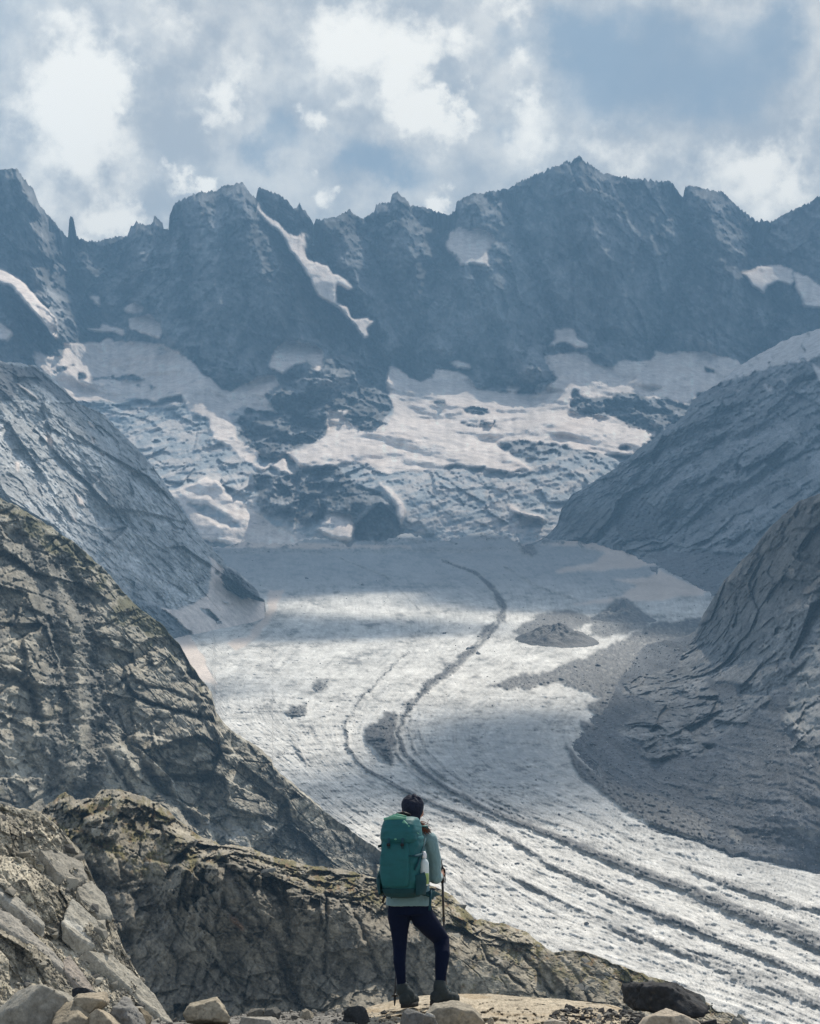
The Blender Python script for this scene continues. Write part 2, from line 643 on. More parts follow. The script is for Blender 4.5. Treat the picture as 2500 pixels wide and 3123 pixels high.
# outlines -------------------------------------------------------------------------------------------------------
SKY1 = crop(0, 400, [(-200, 120), (0, 160), (65, 160), (70, 152), (80, 172), (105, 205), (140, 245), (160, 300), (200, 350), (230, 385), (270, 435), (285, 450),
                     (287, 425), (291, 372), (295, 358), (302, 357), (309, 368), (314, 395), (318, 438), (350, 460), (385, 466), (450, 455), (510, 440), (530, 445), (550, 405), (575, 380), (600, 392), (625, 398),
                     (643, 388), (648, 360), (655, 358), (665, 370), (685, 390), (690, 412), (712, 408), (713, 350), (730, 310), (760, 290), (810, 268), (850, 255), (880, 256),
                     (940, 235), (985, 225), (1020, 215), (1055, 265), (1078, 282), (1086, 243), (1110, 238), (1150, 258), (1200, 285), (1235, 320), (1253, 325), (1260, 305),
                     (1268, 322), (1285, 335), (1310, 370), (1320, 392), (1330, 368), (1370, 372), (1430, 355), (1450, 345), (1470, 322), (1485, 345), (1530, 370), (1577, 338),
                     (1582, 308), (1610, 300), (1645, 300), (1650, 270), (1670, 255), (1700, 280), (1720, 300)])
SKY2 = crop(1250, 400, [(0, 310), (60, 322), (110, 340), (160, 355), (190, 335), (196, 300), (240, 270), (300, 262), (370, 250), (420, 240), (460, 212), (530, 182), (600, 152),
                        (640, 142), (655, 125), (680, 132), (700, 110), (715, 100), (728, 118), (740, 130), (800, 172), (880, 190), (960, 200), (1050, 212), (1090, 207), (1120, 240), (1149, 285),
                        (1156, 240), (1165, 230), (1210, 233), (1260, 245), (1330, 265), (1380, 318), (1450, 372), (1470, 380), (1478, 368), (1490, 383), (1530, 380), (1580, 345), (1640, 320), (1680, 300), (1726, 272), (1950, 210)])
SKYLINE = poly_y(SKY1 + SKY2)

L0_EDGE = crop(0, 1100, [(-150, -20), (40, 5), (150, 20), (240, 90), (330, 180), (440, 230), (560, 350), (640, 440), (710, 540), (760, 620), (830, 720), (880, 780), (940, 840), (955, 862), (1000, 885), (1060, 945), (1090, 975), (1112, 1010)])
L1_EDGE = crop(0, 1100, [(-200, 500), (0, 575), (80, 620), (200, 690), (330, 780), (430, 870), (500, 950), (560, 1020), (640, 1080), (690, 1118)]) + \
    crop(0, 1900, [(760, 100), (800, 170), (850, 240), (890, 290), (900, 330), (908, 375), (950, 430), (1000, 470), (1060, 505), (1100, 530), (1145, 575), (1150, 600), (1200, 650), (1300, 730), (1400, 820), (1500, 890), (1600, 960)]) + \
    [(1240, 2650), (1320, 2706), (1420, 2790)]
L2_EDGE = [(-150, 2470), (0, 2462), (73, 2468), (122, 2474), (178, 2426), (199, 2414), (231, 2438), (284, 2434), (308, 2410), (365, 2405), (426, 2426), (487, 2450), (560, 2515), (600, 2543),
           (669, 2574), (762, 2583), (827, 2611), (949, 2639), (1046, 2651), (1156, 2680), (1260, 2700), (1316, 2703), (1382, 2731), (1407, 2760), (1446, 2803), (1540, 2818), (1612, 2847), (1684, 2905),
           (1740, 2898), (1793, 2905), (1902, 2950), (2010, 2986), (2064, 3002), (2133, 3043), (2165, 3063), (2180, 3082), (2238, 3093), (2272, 3123), (2420, 3190)]
L3_EDGE = [(-150, 2440), (0, 2452), (40, 2462), (122, 2476), (165, 2510), (205, 2550), (250, 2600), (275, 2660), (300, 2720), (335, 2780), (352, 2830), (375, 2890), (430, 2985), (470, 3050), (535, 3130), (600, 3200)]
R1_EDGE = [(1660, 2210), (1720, 2175), (1790, 2120), (1866, 2045), (1974, 1965), (2050, 1950), (2105, 1938)] + crop(1250, 1100, [(1200, 1140), (1230, 1080), (1270, 1010), (1320, 930), (1380, 860), (1440, 800), (1500, 720), (1560, 660), (1600, 620), (1640, 588), (1690, 575), (1726, 560), (1950, 520)])
R2_EDGE = [(1600, 1662), (1660, 1640), (1699, 1598), (1713, 1549), (1742, 1513), (1786, 1484), (1858, 1440), (1931, 1382), (2018, 1317), (2085, 1270), (2110, 1222), (2191, 1168), (2264, 1110), (2336, 1066), (2409, 1030), (2500, 1001), (2650, 950)]


def glacier_Y(y):
    return 153.0 / np.maximum(0.2 + (np.asarray(y, float) - 2500.0) / F, 0.03)


# ---- the back wall of the cirque: rock, snowfields and icefall
def snow_polys():
    c1 = lambda p: crop(0, 400, p)
    c2 = lambda p: crop(1250, 400, p)
    c3 = lambda p: crop(0, 1100, p)
    c4 = lambda p: crop(1250, 1100, p)
    patches = [
        ("square hanging snow patch high below the col, middle of the wall", c2([(165, 425), (200, 405), (300, 415), (345, 430), (358, 455), (330, 520), (335, 575), (265, 566), (215, 570), (190, 535), (150, 485)])),
        ("long ragged snow couloir slanting down from the notched summit", c1([(1085, 310), (1110, 345), (1160, 380), (1215, 430), (1250, 445), (1280, 430), (1285, 520), (1300, 545), (1375, 570), (1400, 600), (1450, 620), (1490, 665), (1470, 672), (1415, 640), (1418, 720), (1460, 740), (1485, 790), (1540, 785), (1572, 803), (1545, 830), (1550, 870), (1530, 875), (1480, 800), (1410, 740), (1340, 690), (1280, 580), (1220, 510), (1200, 450), (1140, 400), (1080, 340)])),
        ("domed hanging ice cap with a steep front on the left buttress", c1([(1125, 995), (1160, 930), (1200, 890), (1250, 885), (1340, 900), (1362, 930), (1362, 985), (1340, 1010), (1290, 970), (1220, 1000), (1190, 1020), (1150, 1000)])),
        ("tiny snow spot in the left dark wall under the pinnacle", c1([(375, 695), (415, 695), (422, 745), (395, 730)])),
        ("small oval snow patch directly over a larger one on the left wall", c1([(522, 745), (560, 725), (605, 735), (600, 755), (530, 768)])),
        ("larger snow patch under the small oval one on the left wall", c1([(540, 790), (620, 770), (665, 800), (680, 840), (675, 875), (600, 850), (545, 830)])),
        ("broken strip of snow left of the two stacked patches", c1([(430, 810), (520, 840), (525, 865), (460, 850), (400, 850), (360, 830), (420, 832)])),
        ("snow ramp along the rounded rock hump at the left edge", c1([(-200, 500), (0, 580), (60, 610), (100, 640), (150, 700), (190, 740), (235, 800), (245, 850), (240, 880), (200, 830), (150, 770), (90, 700), (50, 660), (0, 640), (-200, 590)])),
        ("small snow wedge cut by the left edge below the hump", c1([(-200, 760), (0, 805), (60, 850), (35, 885), (0, 880), (-200, 850)])),
        ("notched snow patch on the ledge right of the wall's centre", c2([(610, 835), (690, 830), (710, 870), (750, 900), (745, 915), (700, 908), (650, 890), (580, 905), (605, 880)])),
        ("lens of snow just over the central snowfield's crest", c2([(160, 970), (200, 966), (250, 980), (255, 1005), (190, 1000)])),
        ("little snow spot at the foot of the rock tongue", c2([(405, 1075), (455, 1065), (460, 1085), (430, 1100), (405, 1095)])),
        ("wide snow patch with a rock cut-out high on the right wall", c2([(1395, 600), (1470, 570), (1550, 560), (1610, 580), (1605, 650), (1540, 635), (1500, 650), (1490, 690), (1440, 650)])),
        ("right-hand snow patch running out of the frame beside the wide one", c2([(1615, 590), (1690, 620), (1726, 650), (1950, 700), (1950, 800), (1726, 745), (1660, 740), (1640, 690), (1612, 640)])),
        ("narrow snow gully between the dark rock steps above the flat glacier", c3([(1590, 510), (1640, 530), (1700, 600), (1715, 650), (1690, 690), (1650, 590)])),
        ("snow cone spreading at the foot of the dark rock step", c3([(1330, 715), (1370, 660), (1390, 640), (1480, 650), (1492, 700), (1480, 755), (1400, 750)])),
        ("thin curved snow strip over the bare ice ramp", c4([(405, 600), (430, 610), (470, 635), (570, 655), (572, 672), (490, 655), (420, 632)])),
    ]
    fields = {
        'left': c1([(135, 925), (200, 945), (262, 950), (275, 895), (420, 890), (440, 868), (480, 890), (600, 885), (720, 905), (760, 930), (820, 970), (850, 1020), (900, 1060), (970, 1102)]) +
                c3([(1020, 100), (1100, 65), (1160, 60), (1168, 100), (1110, 150), (1172, 215), (1090, 205), (1030, 185), (960, 230), (1000, 330), (1110, 400), (1050, 430), (980, 380), (900, 330), (880, 250), (800, 215), (760, 150), (640, 172), (560, 160), (450, 172), (320, 160), (240, 110), (150, 20)]),
        'mid': [(1173, 1168), (1188, 1117), (1231, 1131)] + c2([(0, 1045), (50, 1055), (110, 1005), (180, 1010), (240, 1040), (290, 1080), (400, 1100), (500, 1105), (575, 1090), (610, 1040), (590, 1000), (560, 955), (620, 935), (700, 928), (780, 980), (868, 995), (875, 968), (1020, 965), (1030, 920), (1100, 940), (1200, 925), (1310, 945), (1375, 965), (1390, 985), (1500, 985), (1400, 1100)]) +
               c4([(1300, 100), (1180, 170), (1160, 180), (1000, 150), (870, 130), (860, 155), (720, 150), (700, 122), (668, 215), (740, 228), (860, 238), (940, 282), (1040, 302), (950, 395), (860, 400), (700, 372), (480, 330), (370, 345), (430, 400), (525, 458), (420, 470), (300, 450), (180, 440), (100, 470), (-50, 460)]) +
               c3([(1640, 480), (1560, 440), (1500, 430), (1400, 450), (1270, 450), (1205, 385), (1290, 365), (1370, 320), (1382, 270), (1380, 205), (1480, 212), (1440, 235), (1520, 300), (1620, 280), (1655, 205)]),
        'cone': c3([(690, 555), (800, 520), (870, 485), (900, 500), (960, 560), (1040, 610), (1080, 640), (1150, 690), (1270, 748), (1330, 742), (1340, 790), (1000, 785), (840, 745), (800, 680), (760, 610)]),
        'band': c3([(1040, 420), (1110, 440), (1200, 415), (1230, 480), (1130, 440), (1090, 470)]),
    }
    rock = [c3([(780, 605), (870, 605), (960, 650), (1020, 705), (930, 695), (850, 650)]),
            c3([(1325, 700), (1360, 688), (1400, 685), (1408, 708), (1350, 722)]),
            c4([(225, 200), (270, 192), (330, 208), (332, 225), (290, 232), (240, 222)]), c4([(80, 170), (150, 163), (160, 178), (110, 180)]), c4([(210, 262), (350, 255), (352, 264), (230, 270)]),
            c4([(885, 368), (920, 355), (932, 362), (900, 374)]), c2([(1240, 1000), (1290, 1010), (1280, 1022), (1245, 1015)]),
            c3([(225, 45), (340, 8), (250, 50)]), c3([(320, 60), (350, 38), (370, 65), (330, 80)]), c3([(390, 70), (560, 65), (610, 70), (560, 88), (470, 75), (400, 88)]), c3([(565, 108), (610, 112), (590, 122)]), c3([(630, 95), (668, 108), (640, 118)])]
    return patches, fields, rock


M_CIRQUE = terrain_mat("cirque_rock_and_snow", 0.06, bump=0.35, bump_dist=6.0, vary=0.22)


def build_cirque():
    pts = [(-200, 480, 3750), (0, 516, 3700), (200, 730, 3950), (380, 720, 4020), (740, 556, 3960), (560, 620, 3950), (1100, 650, 4060), (1370, 655, 4080), (1768, 474, 4150), (2085, 600, 4180), (2330, 675, 4200), (2500, 597, 4150), (2700, 560, 4150),
           (-200, 1000, 3420), (0, 1000, 3450), (150, 1060, 3480), (300, 1060, 3740), (600, 1060, 3640), (720, 1190, 3540), (900, 1150, 3600), (1190, 1130, 3760), (1250, 1150, 3780), (1500, 1200, 3700), (1700, 1100, 3860), (2000, 1060, 3960), (2250, 1100, 3960), (2650, 1100, 3960),
           (420, 960, 3790), (900, 900, 3740), (1400, 950, 3860), (1900, 850, 3990), (2250, 850, 4040),
           (100, 1250, 3300), (400, 1250, 3420), (760, 1350, 3230), (880, 1300, 3320), (1200, 1340, 3250), (1600, 1300, 3430), (1900, 1200, 3720), (2000, 1300, 3500), (2300, 1300, 3600),
           (300, 1450, 3000), (600, 1480, 2980), (1000, 1460, 3010), (1300, 1450, 3040), (1700, 1440, 3100), (2100, 1500, 3200),
           (500, 1670, 2860), (900, 1664, 2850), (1300, 1664, 2850), (1700, 1664, 2860), (2200, 1700, 2900), (100, 1700, 2800), (900, 1550, 2915), (1300, 1560, 2900)]
    s = Sheet(-160, 2660, 3.6, 320, SKYLINE, lambda x: x * 0 + 1672.0, depth_field(pts), rough=(5.0, 0.045), seed=3, jag=7.0)
    x, y, P = s.x, s.y, s.P0
    U = np.stack([P[..., 0], P[..., 1] * 0.7, P[..., 2]], -1)
    patches, fields, rocks = snow_polys()
    wq = np.stack([x * 0.018, y * 0.018, x * 0], -1)
    wx = x + 13 * fbm(wq, 4, 21, gain=.6) + 5 * perlin(wq * 9, 22)
    wy = y + 10 * fbm(wq + 40, 4, 23, gain=.6) + 4 * perlin(wq * 9 + 7, 24)
    snow = np.zeros(x.shape); gid = np.zeros(x.shape, int)
    for i, (lab, pl) in enumerate(patches):
        m = inside(x * .35 + wx * .65, y * .35 + wy * .65, pl)
        snow[m] = 1; gid[m] = 10 + i
    for i, (k, pl) in enumerate(fields.items()):
        m = inside(wx, wy, pl) & (gid < 10)
        snow[m] = 1; gid[m] = 1 + i
    for pl in rocks:
        m = inside(wx, wy, pl)
        snow[m] = 0
    # crevassed ice: streaks of bare ice and snow under the snowfields
    ice_zone = sstep(y, 1170, 1260) * (1 - sstep(np.abs(x - 560), 620, 800)) + sstep(y, 1330, 1420) * sstep(x, 1000, 1200)
    hump = inside(wx, wy, crop(0, 1100, [(1000, 260), (1040, 200), (1170, 160), (1170, 90), (1260, 60), (1380, 140), (1640, 0), (1650, 190), (1590, 290), (1500, 300), (1390, 215), (1375, 320), (1210, 385), (1200, 430), (1110, 420), (1010, 320)]))
    step_rock = inside(wx, wy, crop(0, 1100, [(1070, 470), (1180, 480), (1280, 470), (1420, 440), (1500, 530), (1600, 560), (1660, 640), (1690, 700), (1726, 760), (1500, 760), (1480, 650), (1380, 640), (1330, 690), (1200, 680), (1100, 640), (1080, 590)]))
    ice = np.clip(ice_zone, 0, 1) * (1 - blur((hump | step_rock).astype(float), 2))
    st = fbm(np.stack([x * 0.010, y * 0.045 + 0.010 * x, x * 0], -1), 5, 31, gain=.6)
    icesnow = ice * sstep(st + 0.35 * fbm(wq * 2, 3, 33), -0.16, 0.22) * (1 - snow)
    lean = np.zeros(x.shape)
    for i, (lab, pl) in enumerate(patches):
        ys_ = [p[1] for p in pl]
        m = gid == 10 + i
        lean[m] = (np.clip((y[m] - min(ys_)) / (max(ys_) - min(ys_)), 0, 1) * (max(ys_) - min(ys_)) * .68 * .85)
    lean = blur(lean, 3)
    soft = np.clip(blur(snow, 2) * 1.5 - .25 + .5 * blur(snow, 3) * fbm(np.stack([x / 16., y / 9., x * 0], -1), 4, 34, gain=.65), 0, 1)
    # relief
    ribs = ridged(rot(U, 'Y', 0.18) * np.array([1 / 95., 1 / 140., 1 / 300.]), 5, 41, gain=.52)
    diag = ridged(rot(U, 'Y', -0.75) * np.array([1 / 60., 1 / 90., 1 / 220.]), 4, 47, gain=.55)
    hk, tk = rocky(U, 95., 51, -.35, (.75, 1.2, 1.6), 4, 2.4, .24, .6)
    fine = fbm(U / 9.0, 4, 57, gain=.6)
    h_rock = 52 * (ribs - .55) + 16 * (diag - .55) + 1.5 * hk + 3.0 * fine
    h_snow = 22 * fbm(U / 160., 3, 61) + 6 * fbm(U / 45., 3, 62) + 2.0 * fbm(np.stack([x * .006, y * .03, x * 0], -1), 4, 63)
    h_ice = 3 * st + 2.5 * fbm(np.stack([x * 0.02, y * 0.09 + .02 * x, x * 0], -1), 4, 65, gain=.6) + .15 * hk
    ks = blur(snow, 3)
    h = h_rock * (1 - ks) * (1 - .8 * ice) + h_snow * ks + h_ice * ice * (1 - ks)
    h = h + 5 * ks + np.minimum(lean, 95)
    form = np.zeros(x.shape)
    fx, fy = x + 26 * fbm(wq * .8 + 3, 4, 66, gain=.6), y + 14 * fbm(wq * .8 + 9, 4, 67, gain=.6)
    for pl_, wd, am in (([(205, 735), (240, 900), (300, 1050)], 34, -55), ([(775, 590), (850, 700), (960, 860), (1070, 960), (1130, 1040)], 34, -60), ([(956, 690), (1010, 830), (1110, 980), (1180, 1130)], 30, -40),
                        ([(1370, 660), (1335, 760), (1310, 950), (1240, 1130)], 36, -60), ([(1555, 600), (1600, 760), (1690, 960), (1745, 1100)], 26, -55), ([(1700, 560), (1780, 800), (1850, 1050)], 22, -30),
                        ([(2083, 606), (2120, 780), (2060, 920), (2010, 1060)], 34, -60), ([(2340, 680), (2290, 800), (2400, 960), (2300, 1080)], 40, -50), ([(1110, 660), (1150, 800), (1230, 950)], 24, -35), ([(530, 640), (600, 820), (560, 980)], 22, -30),
                        ([(739, 556), (790, 800), (880, 1010), (980, 1130)], 60, 60), ([(1209, 590), (1260, 800), (1330, 1050)], 50, 50), ([(1768, 474), (1810, 700), (1930, 960)], 70, 55), ([(1450, 600), (1480, 850), (1600, 1120)], 55, 50),
                        ([(2126, 569), (2210, 780), (2190, 1000)], 55, 55), ([(600, 590), (640, 850), (700, 1080)], 60, 45), ([(400, 690), (440, 850), (500, 1000)], 50, 40), ([(1030, 660), (1080, 850), (1160, 1050)], 36, 40), ([(60, 530), (110, 750), (150, 950)], 50, 45)):
        d_, t_ = dist_line(fx, fy, pl_)
        form += am * np.maximum(0, 1 - d_ / (wd * 1.6)) ** 1.3
    h = h + 1.35 * form * (1 - np.clip(blur(snow, 8) * 1.4, 0, 1))
    edge = sstep(s.t, 0.0, 0.03)
    s.relief(h * (0.35 + .65 * edge), floor=0.3)
    # colour
    tone = fbm(U / 70., 4, 71)
    c = const(s, (0.155, 0.158, 0.164)) * (1 + 0.40 * tone[..., None] + .65 * tk[..., None] + .5 * (ribs[..., None] - .55))  # facet and rib tones stand in for relief shading on the wall
    gr = grain(s, 801, (5., 14., 44.), (.6, .8, .8))
    c = mottled(c, gr, .46, (.06, .065, .075), .6)
    streak = sstep(diag + .4 * fine + .2 * gr, 0.72, 0.95) * .5
    c = mixc(c, (0.32, 0.34, 0.36), streak)
    c = mixc(c, (0.36, 0.395, 0.42), np.clip(ice * 0.95 - .1 * fine, 0, 1))
    c = mixc(c, (0.17, 0.195, 0.22), ice * sstep(-st - .1 * gr, .22, .6) * .3)
    c = mixc(c, (0.58, 0.535, 0.505), icesnow * .8)
    dust = fbm(np.stack([x * .006, y * .014, x * 0], -1), 5, 73, gain=.6)
    run = fbm(np.stack([x * .05, y * .006, x * 0], -1), 4, 75)
    sc = const(s, (0.80, 0.705, 0.64)) * np.clip(1 + .30 * dust + .20 * run + .16 * fbm(np.stack([x / 22., y / 7., x * 0], -1), 4, 76, gain=.65), .4, 1.3)[..., None]
    lines_ = sstep(ridged(np.stack([x * .006 + .3 * dust, y * .035 + .006 * x, x * 0], -1), 4, 77, gain=.55), .80, .95) * sstep(dust, -.25, .2)
    sc = mixc(sc, (0.20, 0.215, 0.235), lines_ * .75)
    sc = mixc(sc, (0.52, 0.42, 0.36), sstep(dust + .3 * st, .05, .65) * .5)
    c = c * (1 - soft[..., None]) + sc * soft[..., None]
    LAND['cirque'] = s
    gid[snow < .5] = 0
    meshes = s.build("mountain", M_CIRQUE, np.clip(c, 0.02, .85), back_len=420, skirt=40, groups=gid)
    for g, me in meshes:
        if g == 0:
            me.name = "mountain"
            tag(link("mountain", me), "jagged grey mountain wall with pinnacles and notched summits closing the valley head", "mountain", kind='structure')
        elif g < 10:
            me.name = "snowfield"
            lab = {1: "dusty snowfield lying under the left half of the mountain wall", 2: "broad dusty snowfield in the middle and right of the cirque",
                   3: "avalanche snow cone at the left corner of the flat glacier", 4: "small snow ledge over the dark rock step"}[g]
            tag(link("snowfield", me), lab, "snowfield", kind='structure')
        else:
            me.name = "snow_patch"
            tag(link("snow_patch", me), patches[g - 10][0], "snow patch", group="snow patches on the mountain wall")


build_cirque()

# ---- the valley glacier
M_GLACIER = terrain_mat("glacier_ice", 0.35, bump=0.6, bump_dist=1.2, vary=0.20, rough=0.7)
MAIN = [(1347, 1709), (1448, 1745), (1506, 1796), (1535, 1850), (1530, 1885), (1506, 1912), (1450, 1970), (1390, 2028), (1320, 2080), (1260, 2135), (1228, 2190), (1215, 2240), (1235, 2300), (1286, 2350), (1359, 2402), (1467, 2458), (1554, 2496), (1684, 2545), (1829, 2606), (1974, 2664), (2119, 2716), (2228, 2765), (2300, 2795), (2409, 2840), (2520, 2885), (2660, 2950)]
LEFTL = [(1246, 1984), (1144, 2086), (1085, 2150), (1052, 2216), (1060, 2280), (1115, 2346), (1231, 2410), (1330, 2452), (1450, 2500), (1561, 2560), (1684, 2640), (1793, 2690), (1902, 2740), (2010, 2791), (2141, 2840), (2264, 2890), (2500, 2985), (2660, 3050)]


def build_glacier():
    pts = []
    for yy in (1600, 1720, 1850, 2000, 2150, 2300, 2450, 2600, 2800, 3000, 3200):
        for xx in (400, 900, 1400, 1900, 2700):
            Y = float(glacier_Y(yy)) * (.935 if yy < 1650 else (.985 if yy < 1800 else 1.0))
            bulge = 1 - 0.02 * math.exp(-((xx - 1350) / 350.0) ** 2)
            pts.append((xx, yy, Y * bulge))
    s = Sheet(430, 2670, 3.5, 415, poly_y([(400, 1690), (640, 1672), (780, 1650), (880, 1662), (960, 1640), (1060, 1664), (1140, 1650), (1230, 1630), (1340, 1658), (1420, 1640), (1500, 1628), (1620, 1662), (1700, 1640), (1850, 1650), (2000, 1640), (2700, 1640)]), lambda x: np.minimum(np.interp(x, *np.array(L1_EDGE + L2_EDGE[22:]).T[[0, 1]][:, np.argsort(np.array(L1_EDGE + L2_EDGE[22:])[:, 0])]) + 90, 3150.0),
              depth_field(pts), rough=(22.0, .02), seed=5)
    x, y, P = s.x, s.y, s.P0
    # flow coordinate: constant along the flow lines
    q = []
    for line, v in ((MAIN, .6), (LEFTL, .42),
                    ([(830, 1700), (815, 1830), (750, 1930), (640, 2000), (600, 2060), (680, 2190), (850, 2350), (1160, 2600), (1400, 2760), (1800, 2925), (2280, 3123)], 0.0),
                    ([(1750, 1650), (1950, 1740), (1920, 1850), (1830, 2000), (1770, 2110), (1735, 2200), (1735, 2320), (1815, 2400), (1902, 2465), (2010, 2523), (2155, 2566), (2300, 2602), (2500, 2653), (2680, 2710)], 1.0),
                    ([(1000, 1720), (1010, 1830), (950, 1960), (850, 2080), (810, 2200), (900, 2330), (1100, 2450), (1350, 2620), (1700, 2790), (2300, 3040), (2660, 3180)], .2),
                    ([(1640, 1720), (1720, 1800), (1700, 1900), (1600, 2010), (1480, 2130), (1430, 2250), (1500, 2370), (1700, 2470), (1950, 2580), (2250, 2690), (2650, 2830)], .82)):
        for p in line[::2]:
            q.append((p[0], p[1], v))
    Q = tps(q)(x, y)
    Yw = P[..., 1]
    along = np.log(Yw) * 6.0
    U = P / 1.0
    stripes = fbm(np.stack([Q * 26, along * .8, x * 0], -1), 4, 81, gain=.6)
    stripes2 = fbm(np.stack([Q * 85, along * 2.2, x * 0], -1), 3, 83, gain=.6)
    G = np.stack([U[..., 0], U[..., 1] * .8, x * 0], -1)
    near = np.clip((1500 - Yw) / 900, 0, 1)
    crev = ridged(np.stack([G[..., 0] / 26. + .8 * stripes, G[..., 1] / 9.0, x * 0], -1), 4, 85, gain=.6)
    bumps = fbm(G / 14.0, 5, 87, gain=.62)
    broad = fbm(G / 120.0, 3, 89)
    # debris
    wq = np.stack([x * .02, y * .03, x * 0], -1)
    w1 = fbm(wq, 4, 91, gain=.6); w2 = fbm(wq * 5, 4, 93, gain=.65)
    deb = np.zeros(x.shape)

    def line_deb(pts, wid, amt, seed, breakup=.5):
        nonlocal deb
        d, t = dist_line(x + 9 * w1 + 6 * w2, y + 7 * w1 + 5 * w2, pts)
        ww = np.interp(t, np.linspace(0, 1, len(wid)), wid) * (1 + .45 * w1)
        n = fbm(np.stack([Q * 60, along * 3, x * 0 + seed], -1), 4, seed, gain=.6)
        m = (1 - sstep(d, ww * .45, ww * 1.15)) * np.clip(amt * (1 + breakup * (n * 1.5 + w2)), 0, 1)
        deb = np.maximum(deb, m)
    line_deb(MAIN, [5, 9, 14, 15, 17, 17, 10, 7, 9, 8, 9, 13, 16, 19, 24, 30, 36], .95, 101, .55)
    line_deb([(p[0] - 22, p[1] + 10) for p in MAIN[9:17]], [4, 7, 3], .45, 103, 1.3)
    line_deb([(p[0] + 30, p[1] - 6) for p in MAIN[10:18]], [3, 7, 4], .40, 104, 1.3)
    line_deb([(p[0] + 60, p[1] - 14) for p in MAIN[11:19]], [3, 9, 5], .36, 105, 1.4)
    line_deb(LEFTL, [3, 5, 6, 7, 8, 8, 8, 14, 16, 14, 8], .75, 106, .9)
    line_deb([(1900, 2830), (2080, 2900), (2230, 2960), (2500, 3060), (2650, 3110)], [10, 22, 30, 20], .45, 108, 1.2)
    line_deb([(1330, 2560), (1480, 2640), (1620, 2700), (1790, 2790), (1960, 2870)], [4, 6, 7], .5, 109, 1.2)
    line_deb([(2080, 2640), (2200, 2690), (2400, 2750), (2600, 2800)], [8, 14, 14, 10], .55, 110, 1.0)
    line_deb([(880, 2240), (905, 2280), (930, 2330)], [5, 9, 4], .6, 111, 1.0)
    line_deb([(1030, 1700), (1180, 1760), (1280, 1860)], [3, 4, 3], .4, 112, 1.0)
    line_deb([(1540, 1730), (1640, 1790), (1760, 1830)], [4, 6, 4], .45, 113, 1.0)

    def poly_deb(pl, amt, br=.3):
        nonlocal deb
        m = blur(inside(x + 16 * w1 + 5 * w2, y + 12 * w1 + 4 * w2, pl).astype(float), 2)
        deb = np.maximum(deb, np.clip(m * amt * (1 + br * w2 * 1.5), 0, 1))
    poly_deb([(1110, 2222), (1160, 2195), (1203, 2168), (1207, 2225), (1206, 2268), (1190, 2334), (1165, 2310), (1144, 2284), (1118, 2265)], .95, .1)
    poly_deb(crop(0, 1900, [(1205, 375), (1240, 350), (1290, 330), (1285, 350), (1290, 385), (1240, 400), (1215, 395)]), .9)
    poly_deb(crop(0, 1900, [(1315, 275), (1350, 250), (1400, 232), (1385, 258), (1340, 290)]), .9)
    poly_deb([(1560, 1925), (1600, 1900), (1637, 1875), (1690, 1862), (1738, 1861), (1800, 1880), (1830, 1895), (1760, 1910), (1700, 1950), (1637, 1962), (1600, 1945)], .95, .15)
    poly_deb([(1470, 2092), (1580, 2062), (1684, 2042), (1790, 2005), (1866, 1965), (1990, 1900), (2200, 1880), (2300, 2000), (1900, 2250), (1790, 2160), (1830, 2130), (1780, 2105), (1700, 2085), (1576, 2106)], .93, .35)
    poly_deb([(1728, 2262), (1735, 2320), (1770, 2370), (1815, 2402), (1902, 2467), (2010, 2523), (2155, 2568), (2300, 2604), (2420, 2612), (2500, 2650), (2680, 2720), (2680, 2300), (2000, 2200), (1830, 2210), (1770, 2200), (1800, 2300), (1840, 2380), (1760, 2310)], .95, .25)
    poly_deb(crop(1250, 1100, [(460, 800), (490, 775), (520, 770), (530, 800), (550, 825), (510, 828)]), .9)
    poly_deb([(600, 1690), (760, 1668), (950, 1672), (1200, 1668), (1500, 1672), (1650, 1664), (1640, 1672), (1400, 1684), (1000, 1684), (700, 1690)], .35, 1.5)
    poly_deb(crop(0, 1100, [(1395, 968), (1430, 965), (1432, 982), (1400, 980)]), 1.0, 0)
    poly_deb(crop(1250, 1100, [(770, 1080), (830, 1030), (870, 1000), (900, 992), (950, 1030), (1000, 1070), (1010, 1130), (760, 1170)]), .85, .3)
    deb = np.maximum(deb, sstep(w1 + .6 * w2, .05, .5) * sstep(-s.t, -.035, -.005) * .9)
    # cone-shaped moraine mounds rise above the ice
    def cone(cx_, cy_, rx, ry):
        return np.clip(1 - np.hypot((x - cx_) / rx, (y - cy_) / ry), 0, 1)
    mound = 5 * cone(1165, 2250, 60, 75)
    # snow lying on the edges of the ice
    snow = np.zeros(x.shape)
    for pl in (crop(1250, 1100, [(530, 775), (640, 765), (720, 730), (760, 750), (860, 757), (940, 738), (1060, 755), (1050, 790), (960, 830), (1090, 810), (1080, 850), (970, 870), (840, 885), (620, 892), (605, 882), (760, 852), (820, 805), (700, 782)]),
               crop(1250, 1100, [(850, 922), (1000, 912), (1060, 880), (1080, 895), (1180, 940), (1260, 950), (1240, 990), (1000, 1012), (850, 1018), (700, 1032), (680, 1026), (880, 990), (960, 950)]),
               crop(0, 1100, [(800, 760), (1100, 762), (1400, 768), (1726, 780), (1726, 790), (1400, 792), (1000, 788), (840, 785)]),
               [(500, 1900), (540, 1960), (570, 2030), (600, 2070), (660, 2085), (640, 2050), (620, 2000), (600, 1970), (560, 1910)],
               [(690, 1960), (760, 1935), (815, 1860), (820, 1800), (870, 1800), (790, 1940), (720, 1985)]):
        snow = np.maximum(snow, blur(inside(x + 10 * w1, y + 6 * w1, pl).astype(float), 2))
    snow = snow * (1 - deb * .9)
    rub = fbm(G / 3.0, 4, 95, gain=.7)
